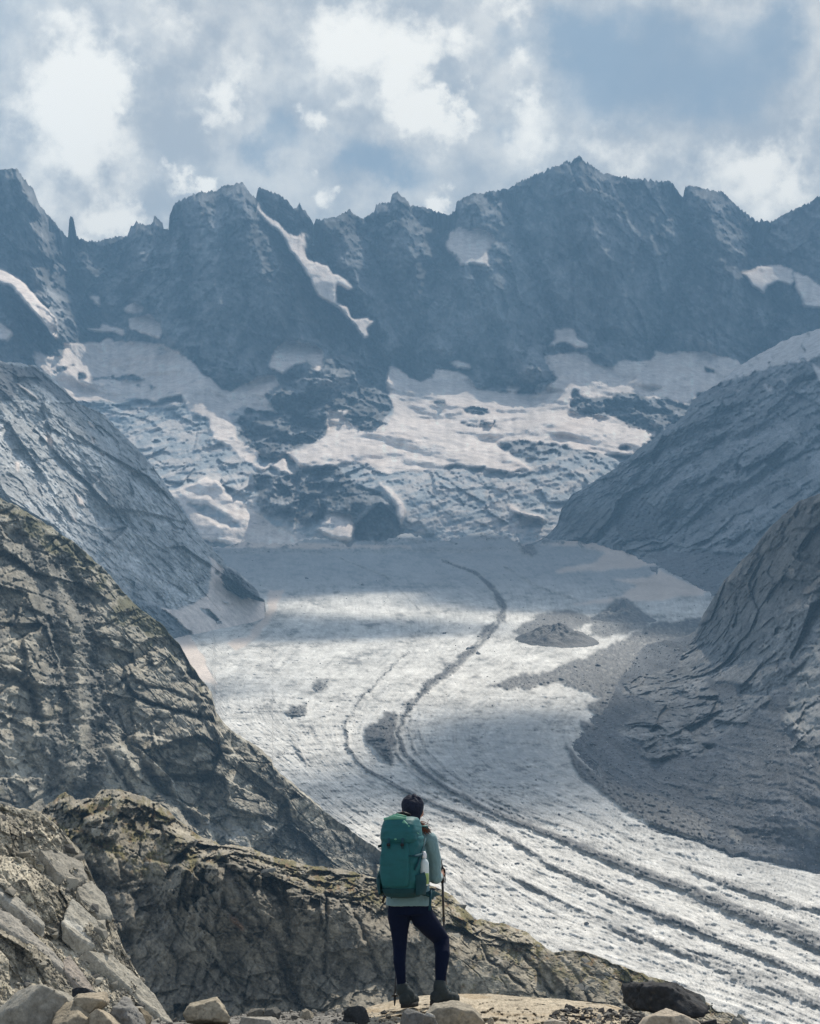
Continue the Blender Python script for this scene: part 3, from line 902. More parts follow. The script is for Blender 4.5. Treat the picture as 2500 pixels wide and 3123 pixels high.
    h = .6 * (crev - .5) + .5 * bumps + .35 * fbm(G / 3.3, 4, 195, gain=.65) + 1.6 * broad + .50 * stripes * (1 - snow) + deb * (.35 + .35 * w2 + .55 * rub) + .16 * stripes2
    h = h * (1 - .8 * snow) + mound * (1 + .5 * w1) + 1.2 * blur((deb > .5).astype(float), 4)
    s.relief(h, floor=0.16)
    c = const(s, (0.55, 0.535, 0.50)) * (1 + .12 * stripes[..., None] + .10 * bumps[..., None] + .09 * stripes2[..., None])
    dirt_crev = np.clip(.30 * sstep(stripes, .05, .6) + .50 * sstep(crev + .35 * bumps, .66, .95) * (.35 + .65 * sstep(stripes2 + bumps, -.3, .4)) + .5 * sstep(stripes2 + .6 * bumps + .5 * stripes, .45, 1.0), 0, 1)  # dirt stripes, plus the darkness of crevasses put into the colour
    near2 = sstep(y, 2250, 2620)
    fl = fbm(np.stack([x / 46., y / 13.0, x * 0], -1), 4, 191, gain=.80) * (1 - .5 * near2)
    fl2 = fbm(np.stack([Q * 75, along * 5, x * 0], -1), 5, 193, gain=.78)
    fl4 = fbm(np.stack([Q * 230, along * 2.2, x * 0], -1), 4, 196, gain=.7)
    fl3 = fbm(np.stack([x / 150., y / 40., x * 0], -1), 4, 194, gain=.6)
    c = c * np.clip(1 + .50 * fl + .46 * fl2 * (.45 + .55 * near2) + .30 * fl3 + .42 * fl4 * (.5 + .5 * near2), .30, 1.7)[..., None]
    fleck = np.clip(sstep(-fl - .30 * stripes - .45 * fl3, .20, .60) * .8 + sstep(-fl2 - .35 * stripes - .35 * fl3, .20, .65) * .8 * (.35 + .65 * near2), 0, 1)
    fleck = np.maximum(fleck, sstep(-fl4 - .4 * fl2 - .3 * fl3, .22, .6) * .75 * (.45 + .55 * near2))
    shade_zone = sstep(-np.hypot((x - 1560) / 330., (y - 2330) / 190.), -1.1, -.3)  # oval under the mid-glacier cloud, its shade also put into the ice colour
    c = mixc(c, (0.25, 0.26, 0.27), shade_zone * sstep(fl2 + fl3, -.5, .5) * .55)
    c = mixc(c, (0.22, 0.23, 0.235), dirt_crev * .7)
    c = mixc(c, (0.13, 0.135, 0.14), fleck * (1 - .75 * snow) * .8)
    c = mixc(c, np.array((0.60, 0.515, 0.45)) * np.clip(1 + .25 * fl3 + .15 * fl, .6, 1.3)[..., None], snow)
    # upper ice, greyer and bluer towards the head
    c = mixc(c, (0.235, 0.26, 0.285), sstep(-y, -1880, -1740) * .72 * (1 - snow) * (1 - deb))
    stone = fbm(G / 2.2, 3, 97, gain=.7)
    dc = const(s, (0.078, 0.080, 0.084)) * np.clip(1 + .7 * stone + .35 * w2 + .5 * rub, .35, 2.2)[..., None]
    c = c * (1 - deb[..., None]) + dc * deb[..., None]
    s.deb = deb; s.q = Q; s.snow = snow
    LAND['glacier'] = s
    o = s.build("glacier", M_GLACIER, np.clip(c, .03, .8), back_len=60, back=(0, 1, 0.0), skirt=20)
    tag(o, "grey-white valley glacier with curving dark moraine stripes", "glacier", kind='structure')
    # mounds of moraine standing on the ice
    for (px, py, hp, rx, ry, cc, lab, sd) in ((1897, 1890, 60, 112, 1.0, (.15, .152, .155), "pointed light grey moraine mound on the right side of the glacier", 1), (1694, 1950, 52, 132, 1.5, (.055, .058, .063), "broad dark moraine mound on the ice left of the pointed mound", 2)):
        i, j = np.unravel_index(np.argmin((s.x - px) ** 2 + (s.y - py) ** 2), s.x.shape)
        c0 = s.P[i, j]
        u = c0[1] / F
        nr, nt = 46, 110
        r_ = np.linspace(0, 1, nr)[:, None]; th = np.linspace(0, 2 * np.pi, nt, endpoint=False)[None]
        X = r_ * np.cos(th) * rx * u; Yy = r_ * np.sin(th) * rx * u * ry
        Q3 = np.stack([X, Yy, X * 0], -1) / (rx * u)
        prof = (1 - r_) ** (1.05 if sd == 1 else .72) if sd == 1 else (1 - r_) ** .8
        Z = hp * u * prof * (1 + .45 * fbm(Q3 * 3 + sd * 9, 4, 601 + sd, gain=.6)) + .10 * hp * u * fbm(Q3 * 14 + sd, 4, 605, gain=.7) * (1 - r_)
        slope = (s.P[min(i + 6, s.x.shape[0] - 1), j] - s.P[max(i - 6, 0), j])
        Z = Z + Yy * slope[2] / slope[1] - 1.5
        V = np.stack([X, Yy, Z], -1).reshape(-1, 3) + c0
        idx = np.arange(nr * nt).reshape(nr, nt); nx_ = np.roll(idx, -1, 1)
        fc = np.stack([idx[:-1], nx_[:-1], nx_[1:], idx[1:]], -1).reshape(-1, 4)
        g3 = fbm(Q3 * 16 + sd, 4, 607, gain=.75).reshape(-1, 1)
        cm = np.clip(np.array(cc)[None] * (1 + .8 * g3), .03, .4)
        tag(link("moraine_mound", mesh_from("moraine_mound", V, fc, M_GLACIER, {'col': cm})), lab, "moraine", kind='structure')


build_glacier()

# ---- left far slope of pale slabs with the snow apron at its foot
M_SLAB = terrain_mat("pale_slab_rock", 0.12, bump=0.6, bump_dist=3.0, vary=0.25)


def build_left_slope():
    pf = plane_field((.65, -.35, .67), 700, 1900, 1560)
    l1 = poly_y(L1_EDGE)
    bot = lambda x: np.where(x < 480, l1(x) + 110, np.interp(x, [480, 560, 620, 680, 740, 780, 812, 840], [2000, 1990, 1980, 1968, 1935, 1905, 1880, 1860]))
    s = Sheet(-160, 806, 3.2, 260, poly_y(L0_EDGE), bot, pf, rough=(7, .03), seed=9)
    x, y, P = s.x, s.y, s.P0
    wq = np.stack([x * .02, y * .02, x * 0], -1)
    w1 = fbm(wq, 4, 121, gain=.6); w2 = fbm(wq * 5 + 3, 3, 122, gain=.6)
    wx, wy = x + 9 * w1 + 3 * w2, y + 8 * fbm(wq + 9, 4, 123, gain=.6) + 3 * w2
    T = rot(P, 'Y', 0.86)                      # slabs dip down to the right
    A = T * np.array([1 / 70., 1 / 40., 1 / 17.])
    hk, tk = rocky(P * FLAT, 42., 125, .95, (1.8, 1.2, .8), 5, 2.2, .22, .5)
    lines = ridged(rot(P * FLAT, 'Y', .86) * np.array([1 / 60., 1 / 60., 1 / 7.]), 4, 128, gain=.6)
    band = ridged(rot(P * FLAT, 'Y', .86) * np.array([1 / 120., 1 / 120., 1 / 26.]), 5, 129, gain=.55)
    big = fbm(P / 130., 3, 131)
    fine = fbm(P / 5., 4, 133, gain=.6)
    snow = np.zeros(x.shape)
    c3 = lambda p: crop(0, 1100, p)
    outcrop_raw = inside(wx, wy, c3([(945, 870), (1000, 890), (1060, 945), (1090, 985), (1120, 1020), (1060, 1004), (1015, 1000), (955, 965), (935, 920)]))
    apron = c3([(880, 825), (905, 840), (945, 880), (935, 920), (955, 965), (1015, 1005), (1050, 1000), (1112, 1012), (1160, 1060), (1000, 1140), (930, 1185), (860, 1195), (780, 1125), (680, 1040), (740, 1052), (800, 1025), (870, 990), (888, 935)])
    m = inside(wx, wy, apron)
    for pl in ([(840, 1040), (880, 1050), (930, 1100), (915, 1105), (860, 1065)], [(905, 880), (920, 885), (922, 905), (905, 900)], [(930, 1005), (965, 1025), (955, 1030)]):
        m &= ~inside(wx, wy, c3(pl))
    snow[m] = 1
    snow[outcrop_raw] = 0
    for pl in ([(315, 560), (350, 590), (355, 615), (330, 610)], [(185, 310), (215, 320), (225, 375), (200, 350)], [(60, 425), (80, 430), (78, 475), (62, 450)], [(370, 255), (395, 270), (398, 292), (378, 275)],
               [(65, 90), (130, 130), (175, 180), (150, 160), (90, 115)], [(240, 250), (260, 270), (268, 285), (250, 270)], [(385, 320), (400, 325), (398, 348), (386, 340)], [(300, 640), (320, 670), (322, 690), (305, 665)],
               [(375, 470), (420, 500), (410, 505)], [(415, 385), (438, 395), (430, 402)]):
        snow[inside(wx * .4 + x * .6, wy * .4 + y * .6, c3(pl))] = 1
    scree = blur(inside(wx, wy, c3([(560, 1000), (690, 1045), (790, 1130), (860, 1195), (800, 1230), (690, 1180), (600, 1090)])).astype(float), 2)
    darkrock = blur(inside(wx, wy, c3([(-200, -50), (60, 20), (150, 30), (240, 100), (330, 180), (260, 170), (170, 110), (90, 90), (50, 160), (-200, 250)])).astype(float), 3)
    outcrop = blur(outcrop_raw.astype(float), 1)
    ks = blur(snow, 2)
    fs = fissures(P * FLAT, [(.80, .2, .62), (.55, .1, -.84)], (34., 60.), 1.6, 126)
    h = 11 * big + 6 * (band - .5) + .9 * hk - .8 * fs + 1.6 * (lines - .5) + .8 * fine
    h = h * (1 - .9 * ks) * (1 - .8 * scree) + 3 * scree * fine + 2 * ks + blur(outcrop, 5) * (4 + 2.0 * hk + 4 * fine)
    s.relief(h * (.4 + .6 * sstep(s.t, 0, .03)), floor=.3)
    tone = fbm(T * np.array([1 / 90., 1 / 60., 1 / 30.]), 5, 135, gain=.6)
    c = const(s, (0.44, 0.445, 0.44)) * (1 + .26 * tone[..., None] + .40 * tk[..., None] + .10 * fine[..., None])
    c = mixc(c, (0.12, 0.125, 0.135), sstep(lines + .12 * fine, .80, .97) * .55)
    c = mottled(c, grain(s, 811), .34, (.085, .09, .10), .6)
    c = mixc(c, (0.14, 0.15, 0.16), sstep(tone + .5 * fine, .35, .9) * .55)
    c = mixc(c, (0.17, 0.18, 0.19), scree * .9)
    c = mixc(c, (0.13, 0.135, 0.145), darkrock * .85)
    c = mixc(c, mottled(const(s, (0.17, 0.17, 0.175)), grain(s, 812), .5), outcrop)
    sc = const(s, (0.72, 0.62, 0.55)) * (1 + .12 * w1[..., None])
    sf = blur(snow, 1)[..., None]
    c = c * (1 - sf) + sc * sf
    gid = (snow > .5).astype(int) * ((y > 1690) & (x > 480)).astype(int)
    LAND['left_slope'] = s
    for g, me in s.build("mountain_slope", M_SLAB, np.clip(c, .03, .8), back_len=160, skirt=60, groups=gid):
        me.name = "snow_apron" if g else "mountain_slope"
        if g:
            tag(link("snow_apron", me), "dirty snow apron at the foot of the left slab slope, beside the glacier", "snowfield", kind='structure')
        else:
            tag(link("mountain_slope", me), "pale slabby mountain slope dropping to the glacier on the left", "slope", kind='structure')


build_left_slope()

# ---- right middle slope
M_RIGHT = terrain_mat("blue_grey_slab_rock", 0.10, bump=0.6, bump_dist=4.0, vary=0.25)


def build_right_slope():
    pts = [(1600, 1662, 2780), (1713, 1549, 2760), (1931, 1382, 2760), (2090, 1240, 2800), (2286, 1100, 2900), (2500, 1000, 2900), (2680, 940, 2900), (2500, 1500, 2130), (2250, 1500, 2360), (2000, 1550, 2520), (2000, 1680, 2400), (1800, 1640, 2720),
           (2100, 1795, 1960), (2250, 1760, 1930), (2500, 1250, 2480), (2250, 1300, 2620), (2680, 1500, 2000), (2650, 2000, 1400), (2650, 1800, 1650), (2300, 1950, 1450), (1960, 1710, 2300)]
    bot = poly_y([(1590, 1668), (1700, 1660), (1887, 1662), (1960, 1710), (2010, 1765), (2105, 1805), (2200, 1850), (2670, 2050)])
    s = Sheet(1600, 2670, 3.3, 240, poly_y(R2_EDGE), bot, depth_field(pts), rough=(8, .03), seed=13)
    x, y, P = s.x, s.y, s.P0
    wq = np.stack([x * .02, y * .02, x * 0], -1)
    w1 = fbm(wq, 4, 151, gain=.6); w2 = fbm(wq * 5, 3, 152, gain=.6)
    wx, wy = x + 10 * w1 + 3 * w2, y + 10 * fbm(wq + 5, 4, 153, gain=.6) + 3 * w2
    T = rot(P, 'Y', -0.80)
    hk, tk = rocky(P * FLAT, 60., 155, -.85, (1.9, 1.2, .75), 5, 2.2, .22, .5)
    lines = ridged(rot(P * FLAT, 'Y', -.8) * np.array([1 / 90., 1 / 90., 1 / 11.]), 4, 158, gain=.6)
    band = ridged(rot(P * FLAT, 'Y', -.8) * np.array([1 / 160., 1 / 150., 1 / 36.]), 5, 159, gain=.55)
    big = fbm(P / 190., 3, 161)
    fine = fbm(P / 8., 4, 163, gain=.6)
    c2 = lambda p: crop(1250, 400, p)
    c4 = lambda p: crop(1250, 1100, p)
    snow = np.zeros(x.shape)
    for pl in (c2([(1950, 700), (1726, 800), (1600, 850), (1500, 900), (1400, 960), (1290, 1060), (1380, 1040), (1480, 1005), (1560, 985), (1680, 968), (1726, 935), (1950, 900)]),):
        snow[inside(wx, wy, pl) & (fbm(np.stack([x * .012 + y * .01, (y - x) * .05, x * 0], -1), 4, 165, gain=.6) < .34)] = 1
    for pl in (c4([(1485, 95), (1520, 105), (1527, 132), (1505, 122)]), c4([(1570, 75), (1590, 85), (1580, 92)]), c4([(1360, 118), (1395, 120), (1385, 130)]), c4([(1690, 10), (1726, 30), (1800, 120), (1726, 90)]),
               c4([(725, 490), (790, 478), (740, 515)])):
        snow[inside(wx * .4 + x * .6, wy * .4 + y * .6, pl)] = 1
    scree = blur(inside(wx, wy, c4([(870, 590), (940, 560), (1060, 640), (1040, 750), (900, 755), (860, 690)]) ).astype(float), 3)
    scree = np.maximum(scree, blur(inside(wx, wy, c4([(1040, 830), (1200, 790), (1380, 820), (1400, 1050), (1180, 980), (1050, 915)])).astype(float), 3))
    ks = blur(snow, 2)
    fs = fissures(P * FLAT, [(.66, .2, -.74), (.70, .1, .70)], (45., 60.), 2.2, 156)
    h = 24 * big + 14 * (band - .5) + 1.1 * hk - 1.5 * fs + 3 * (lines - .5) + 1.2 * fine
    h = h * (1 - .9 * ks) * (1 - .75 * scree) + scree * 3 * fine
    s.relief(h * (.4 + .6 * sstep(s.t, 0, .03)), floor=.3)
    tone = fbm(T * np.array([1 / 120., 1 / 80., 1 / 36.]), 5, 165, gain=.6)
    c = const(s, (0.225, 0.237, 0.250)) * (1 + .26 * tone[..., None] + .38 * tk[..., None] + .1 * fine[..., None])
    c = mixc(c, (0.12, 0.125, 0.135), sstep(lines + .12 * fine, .80, .97) * .5)
    c = mottled(c, grain(s, 821), .32, (.08, .085, .095), .55)
    c = mixc(c, (0.145, 0.15, 0.16), scree * .8)
    brown = sstep(-np.hypot((x - 1800) / 160, (y - 1590) / 70), -1, -.3)
    c = mixc(c, (0.165, 0.16, 0.155), brown * .7)
    sf = blur(snow, 1)[..., None]
    c = c * (1 - sf) + np.array((0.66, 0.63, .61)) * sf
    gid = (snow > .5).astype(int) * (y < 1200).astype(int) * (y < 1000 + (2500 - x) * .9).astype(int)
    LAND['right_slope'] = s
    for g, me in s.build("mountain_slope", M_RIGHT, np.clip(c, .03, .8), back_len=260, skirt=60, groups=gid):
        me.name = "snowfield" if g else "mountain_slope"
        if g:
            tag(link("snowfield", me), "streaky snow band along the crest of the right-hand slope", "snowfield", kind='structure')
        else:
            tag(link("mountain_slope", me), "blue-grey slab slope streaked diagonally on the right above the glacier", "slope", kind='structure')


build_right_slope()

# ---- right near spur with its scree fan
M_SPUR_R = terrain_mat("dark_spur_rock", 0.25, bump=0.6, bump_dist=1.6, vary=0.28)


def build_right_spur():
    g = lambda y: float(glacier_Y(y))
    pts = [(2700, 1480, 960), (2500, 1505, 1000), (2336, 1621, 1090), (2200, 1780, 1190), (2119, 1933, 1260), (1974, 1965, 1390), (1866, 2045, 1260), (1790, 2120, 1160), (1660, 2210, 1050), (2500, 2000, 870), (2500, 2300, 745), (2200, 2300, 845), (2300, 2000, 1000), (2350, 1800, 1020),
           (2050, 2150, 1010), (1950, 2200, 970), (1850, 2300, 905), (1960, 2420, 815), (2150, 2500, 760), (2450, 2500, 695), (2700, 2500, 680), (2700, 2000, 830),
           (1728, 2262, g(2262)), (1735, 2320, g(2320)), (1815, 2410, g(2410)), (1902, 2475, g(2475)), (2010, 2533, g(2533)), (2155, 2576, g(2576)), (2300, 2612, g(2612)), (2500, 2660, g(2660)), (2700, 2730, g(2730))]
    bot = poly_y([(1650, 2240), (1720, 2270), (1735, 2325), (1815, 2412), (1902, 2477), (2010, 2535), (2155, 2578), (2300, 2614), (2409, 2624), (2500, 2665), (2700, 2730)])
    bot0 = bot
    bot = lambda x: bot0(x) + 22 * fbm(np.stack([x * .018, x * 0 + 3.3, x * 0], -1), 4, 169, gain=.6)
    s = Sheet(1665, 2670, 3.3, 310, poly_y(R1_EDGE), bot, depth_field(pts), rough=(7, .03), seed=17)
    x, y, P = s.x, s.y, s.P0
    wq = np.stack([x * .02, y * .02, x * 0], -1)
    w1 = fbm(wq, 4, 171, gain=.6); w2 = fbm(wq * 5, 3, 172, gain=.6)
    wx, wy = x + 12 * w1 + 4 * w2, y + 12 * fbm(wq + 5, 4, 173, gain=.6) + 4 * w2
    c6 = lambda p: crop(1250, 1900, p)
    rock = inside(wx, wy, c6([(1120, 230), (1180, 60), (1230, -30), (1500, -600), (2000, -800), (2000, 300), (1726, 640), (1700, 560), (1600, 540), (1640, 470), (1560, 410), (1650, 200), (1640, 240), (1500, 300), (1350, 250), (1240, 230)]))
    rock |= inside(wx, wy, c6([(870, 460), (930, 400), (1050, 340), (1200, 330), (1310, 330), (1380, 300), (1440, 240), (1530, 260), (1500, 330), (1390, 440), (1280, 480), (1170, 540), (1040, 580), (970, 560), (985, 500), (910, 480)]))
    rock |= inside(wx, wy, c6([(900, 260), (1000, 210), (1150, 190), (1240, 240), (1300, 330), (1050, 340), (900, 300)]))
    rock |= inside(wx, wy, c6([(1170, 540), (1250, 510), (1300, 520), (1250, 545), (1180, 570)]))
    kr = blur(rock.astype(float), 3)
    # ledge of crags
    T = rot(P, 'Y', -0.70)
    hk, tk = rocky(P * FLAT, 24., 175, -.8, (1.5, 1.1, .8), 5, 2.2, .26, .5)
    fs = fissures(P * FLAT, [(.66, .2, -.74), (.70, .1, .70)], (17., 13.), .9, 176)
    lines = ridged(rot(P * FLAT, 'Y', -.95) * np.array([1 / 40., 1 / 40., 1 / 4.5]), 4, 178, gain=.6)
    band = ridged(rot(P * FLAT, 'Y', -1.0) * np.array([1 / 55., 1 / 50., 1 / 20.]), 5, 179, gain=.55)
    big = fbm(P * FLAT / 60., 4, 181)
    fine = fbm(P * FLAT / 2.0, 4, 183, gain=.65)
    rdg = fbm(np.stack([(bot0(x) - y) / 46. + .5 * w1, x * .0035, x * 0], -1), 4, 184, gain=.6)
    rdg2 = fbm(np.stack([(bot0(x) - y) / 15. + .6 * w1, x * .006, x * 0], -1), 3, 188, gain=.6)
    gul = fbm(np.stack([x * .022 - y * .004, y * .004, x * 0], -1), 4, 185)
    h = kr * (9 * big + 4 * (band - .5) + 1.15 * hk + .5 * fine + 1 - 1.0 * fs) + (1 - kr) * (.7 * gul + .6 * fine + 2 * big + 1.3 * rdg + .7 * rdg2)
    fade = (.4 + .6 * sstep(s.t, 0, .03)) * (1 - .8 * sstep(s.t, .93, 1.0))
    s.relief(h * fade, floor=.36)
    tone = fbm(T * np.array([1 / 45., 1 / 30., 1 / 14.]), 5, 187, gain=.6)
    up = sstep(-y, -1950, -1750)
    c = const(s, (0.20, 0.20, 0.20)) * (1 + .28 * tone[..., None] + .42 * tk[..., None])
    c = mixc(c, (0.075, 0.075, 0.075), sstep(lines, .78, .97) * .5)
    c = mottled(c, grain(s, 831), .32, (.065, .062, .058), .55)
    c = mixc(c, c * np.array([.68, .64, .60]), up)
    c = mixc(c, (0.09, 0.085, 0.075), up * sstep(tone, .15, .6) * .6)
    pale = blur(inside(wx, wy, c6([(1600, 240), (1726, 80), (2000, 0), (2000, 400), (1726, 480), (1660, 470), (1580, 420)])).astype(float), 4)  # follows the gap in the cloud, sunlight put into the rock colour
    c = mixc(c, (0.31, 0.305, 0.29), pale * .7)
    sc = mottled(const(s, (0.110, 0.115, 0.123)), grain(s, 833, (3., 8., 30.)), .40, (.06, .06, .062), .6)
    sc = sc * np.clip(1 + .55 * rdg + .35 * rdg2, .5, 1.6)[..., None]
    sandy = sstep(fbm(wq * .7 + 3, 3, 189), .35, .6) * sstep(y, 2300, 2420)
    sc = mixc(sc, (0.25, 0.24, 0.22), sandy * .6)
    c = c * kr[..., None] + sc * (1 - kr[..., None])
    s.scree = 1 - kr
    LAND['right_spur'] = s
    o = s.build("rock_spur", M_SPUR_R, np.clip(c, .03, .7), back_len=140, back=(.25, 1, -.5), skirt=12)
    tag(o, "dark craggy spur with a grey scree fan on the right of the glacier", "spur", kind='structure')


build_right_spur()

# ---- left spur
M_SPUR_L = terrain_mat("weathered_spur_rock", 0.55, bump=0.7, bump_dist=0.7, vary=0.30)


def build_left_spur():
    pf = plane_field((.60, -.42, .68), 600, 2500, 560)
    l2 = poly_y(L2_EDGE)
    s = Sheet(-160, 1400, 3.1, 320, poly_y(L1_EDGE), lambda x: np.maximum(l2(x) + 60, 2500 + 0 * x), pf, rough=(7, .03), seed=19)
    x, y, P = s.x, s.y, s.P0
    wq = np.stack([x * .02, y * .02, x * 0], -1)
    w1 = fbm(wq, 4, 201, gain=.6); w2 = fbm(wq * 5, 3, 202, gain=.6)
    wx, wy = x + 10 * w1 + 3 * w2, y + 10 * fbm(wq + 5, 4, 203, gain=.6) + 3 * w2
    c5 = lambda p: crop(0, 1900, p)
    gul = np.zeros(x.shape)
    for pts, wd, am in (([(188, 1724), (250, 1860), (290, 2071), (304, 2248), (275, 2349), (230, 2440)], 38, 1.0), ([(60, 1640), (140, 1800), (180, 1990), (200, 2200), (150, 2420)], 46, .55),
                        ([(405, 2125), (500, 2158), (590, 2180)], 7, .55), ([(434, 2088), (500, 2102), (575, 2132)], 5, .4), ([(560, 1980), (590, 2080), (610, 2190), (660, 2260)], 8, .35),
                        ([(380, 2250), (440, 2340), (520, 2440), (600, 2510)], 16, .6), ([(0, 2060), (90, 2100), (130, 2230)], 14, .5), ([(300, 2250), (400, 2420), (470, 2520)], 10, .6)):
        d, t = dist_line(wx, wy, pts)
        gul = np.maximum(gul, am * np.exp(-(d / wd) ** 2))
    blk = np.zeros(x.shape)
    for pl, am in ((c5([(620, 640), (760, 640), (850, 655), (930, 640), (960, 660), (930, 760), (890, 800), (700, 730), (640, 690)]), -.5), (c5([(955, 655), (1010, 690), (1165, 765), (1165, 832), (1080, 800), (960, 770)]), 1.0),
                   (c5([(520, 180), (700, 100), (830, 260), (900, 400), (800, 380), (560, 310)]), .9), (c5([(100, 60), (200, 0), (260, 200), (270, 270), (120, 260)]), .9),
                   (c5([(560, 320), (800, 385), (900, 420), (1000, 560), (940, 640), (760, 600), (620, 560), (560, 480)]), .6), (c5([(630, 500), (760, 440), (880, 520), (900, 640), (640, 640)]), .5)):
        blk += am * blur(inside(wx, wy, pl).astype(float), 1)
    T = rot(P, 'Y', 0.9)
    hk, tk = rocky(P * FLAT, 15., 205, .85, (1.35, 1.1, .9), 5, 2.2, .30, .7)
    fs = fissures(P * FLAT, [(.62, .2, .74), (.80, .1, -.55), (.1, .2, 1.0)], (16., 11., 14.), .75, 206)
    fs = np.maximum(fs, .7 * fissures(P * FLAT, [(.70, .2, .62), (.70, .1, -.70)], (5.5, 4.5), .36, 207))
    b3, R3, e3 = blocks(P * FLAT / 1.9, 209, 1.0, 1.3, .6, .2)
    big = fbm(P * FLAT / 50., 4, 211)
    fine = fbm(P * FLAT / 1.2, 4, 213, gain=.6)
    screen = np.clip(gul * 1.3 + sstep(fbm(wq * .45 + 11, 3, 215), .18, .45) * sstep(-x, -520, -250), 0, 1)
    scree2 = blur(inside(wx, wy, c5([(1080, 780), (1250, 830), (1500, 900), (1620, 970), (1500, 1000), (1250, 960), (1180, 930)])).astype(float), 4)
    screen = np.maximum(screen, scree2 * .8)
    h = 10 * big - 4.5 * gul * (1 + .8 * w1) + 4.5 * blk + 1.25 * hk * (1 - .5 * screen) + .30 * b3 * (.2 + 2.0 * screen) + .15 * fine - 1.6 * fs * (1 - .5 * screen)
    s.relief(h * (.35 + .65 * sstep(s.t, 0, .025)), floor=.28)
    tone = fbm(T * np.array([1 / 30., 1 / 30., 1 / 14.]), 5, 217, gain=.6)
    c = const(s, (0.325, 0.298, 0.240)) * (1 + .25 * tone[..., None] + .50 * tk[..., None] + .2 * (R3[..., :1] - .5))
    gr = grain(s, 841)
    c = mottled(c, gr, .38, (.055, .055, .047), .6)
    c = mixc(c, (0.085, 0.085, 0.075), sstep(tone + .35 * fine - .3 * tk, .22, .62) * .7)
    c = mixc(c, (0.15, 0.148, 0.135) * (1 + .8 * (R3[..., :1] - .5)), screen * .75)
    veg = sstep(.02 + fbm(wq * .8 + 21, 5, 219, gain=.6) + .8 * np.exp(-(dist_line(x, y, L1_EDGE[1:12])[0] / 70) ** 2) - .25 * blk, .30, .75)
    c = mixc(c, (0.090, 0.088, 0.036), veg * .75)
    pale = sstep(tk, .28, .5) * (1 - screen)
    c = mixc(c, (0.36, 0.345, 0.30), pale * .55)
    for pl in (c5([(915, 775), (940, 770), (1000, 830), (985, 838)]), c5([(840, 850), (880, 835), (1060, 940), (1030, 945)]), c5([(890, 810), (930, 815), (1060, 905), (1010, 900)]), c5([(1060, 830), (1160, 870), (1150, 910), (1090, 880)])):
        c = mixc(c, (0.37, 0.36, 0.33), blur(inside(wx, wy, pl).astype(float), 1) * .8)
    s.scree = screen
    LAND['left_spur'] = s
    o = s.build("rock_spur", M_SPUR_L, np.clip(c, .02, .7), back_len=90, back=(-.2, 1, -.6), skirt=15)
    tag(o, "brown-grey fractured rock spur with grassy ledges left of the glacier", "spur", kind='structure')


build_left_spur()

# ---- cliff band with a mossy terrace
M_CLIFF = terrain_mat("dark_cliff_rock", 2.2, bump=0.7, bump_dist=0.18, vary=0.32)
M_TURF = None


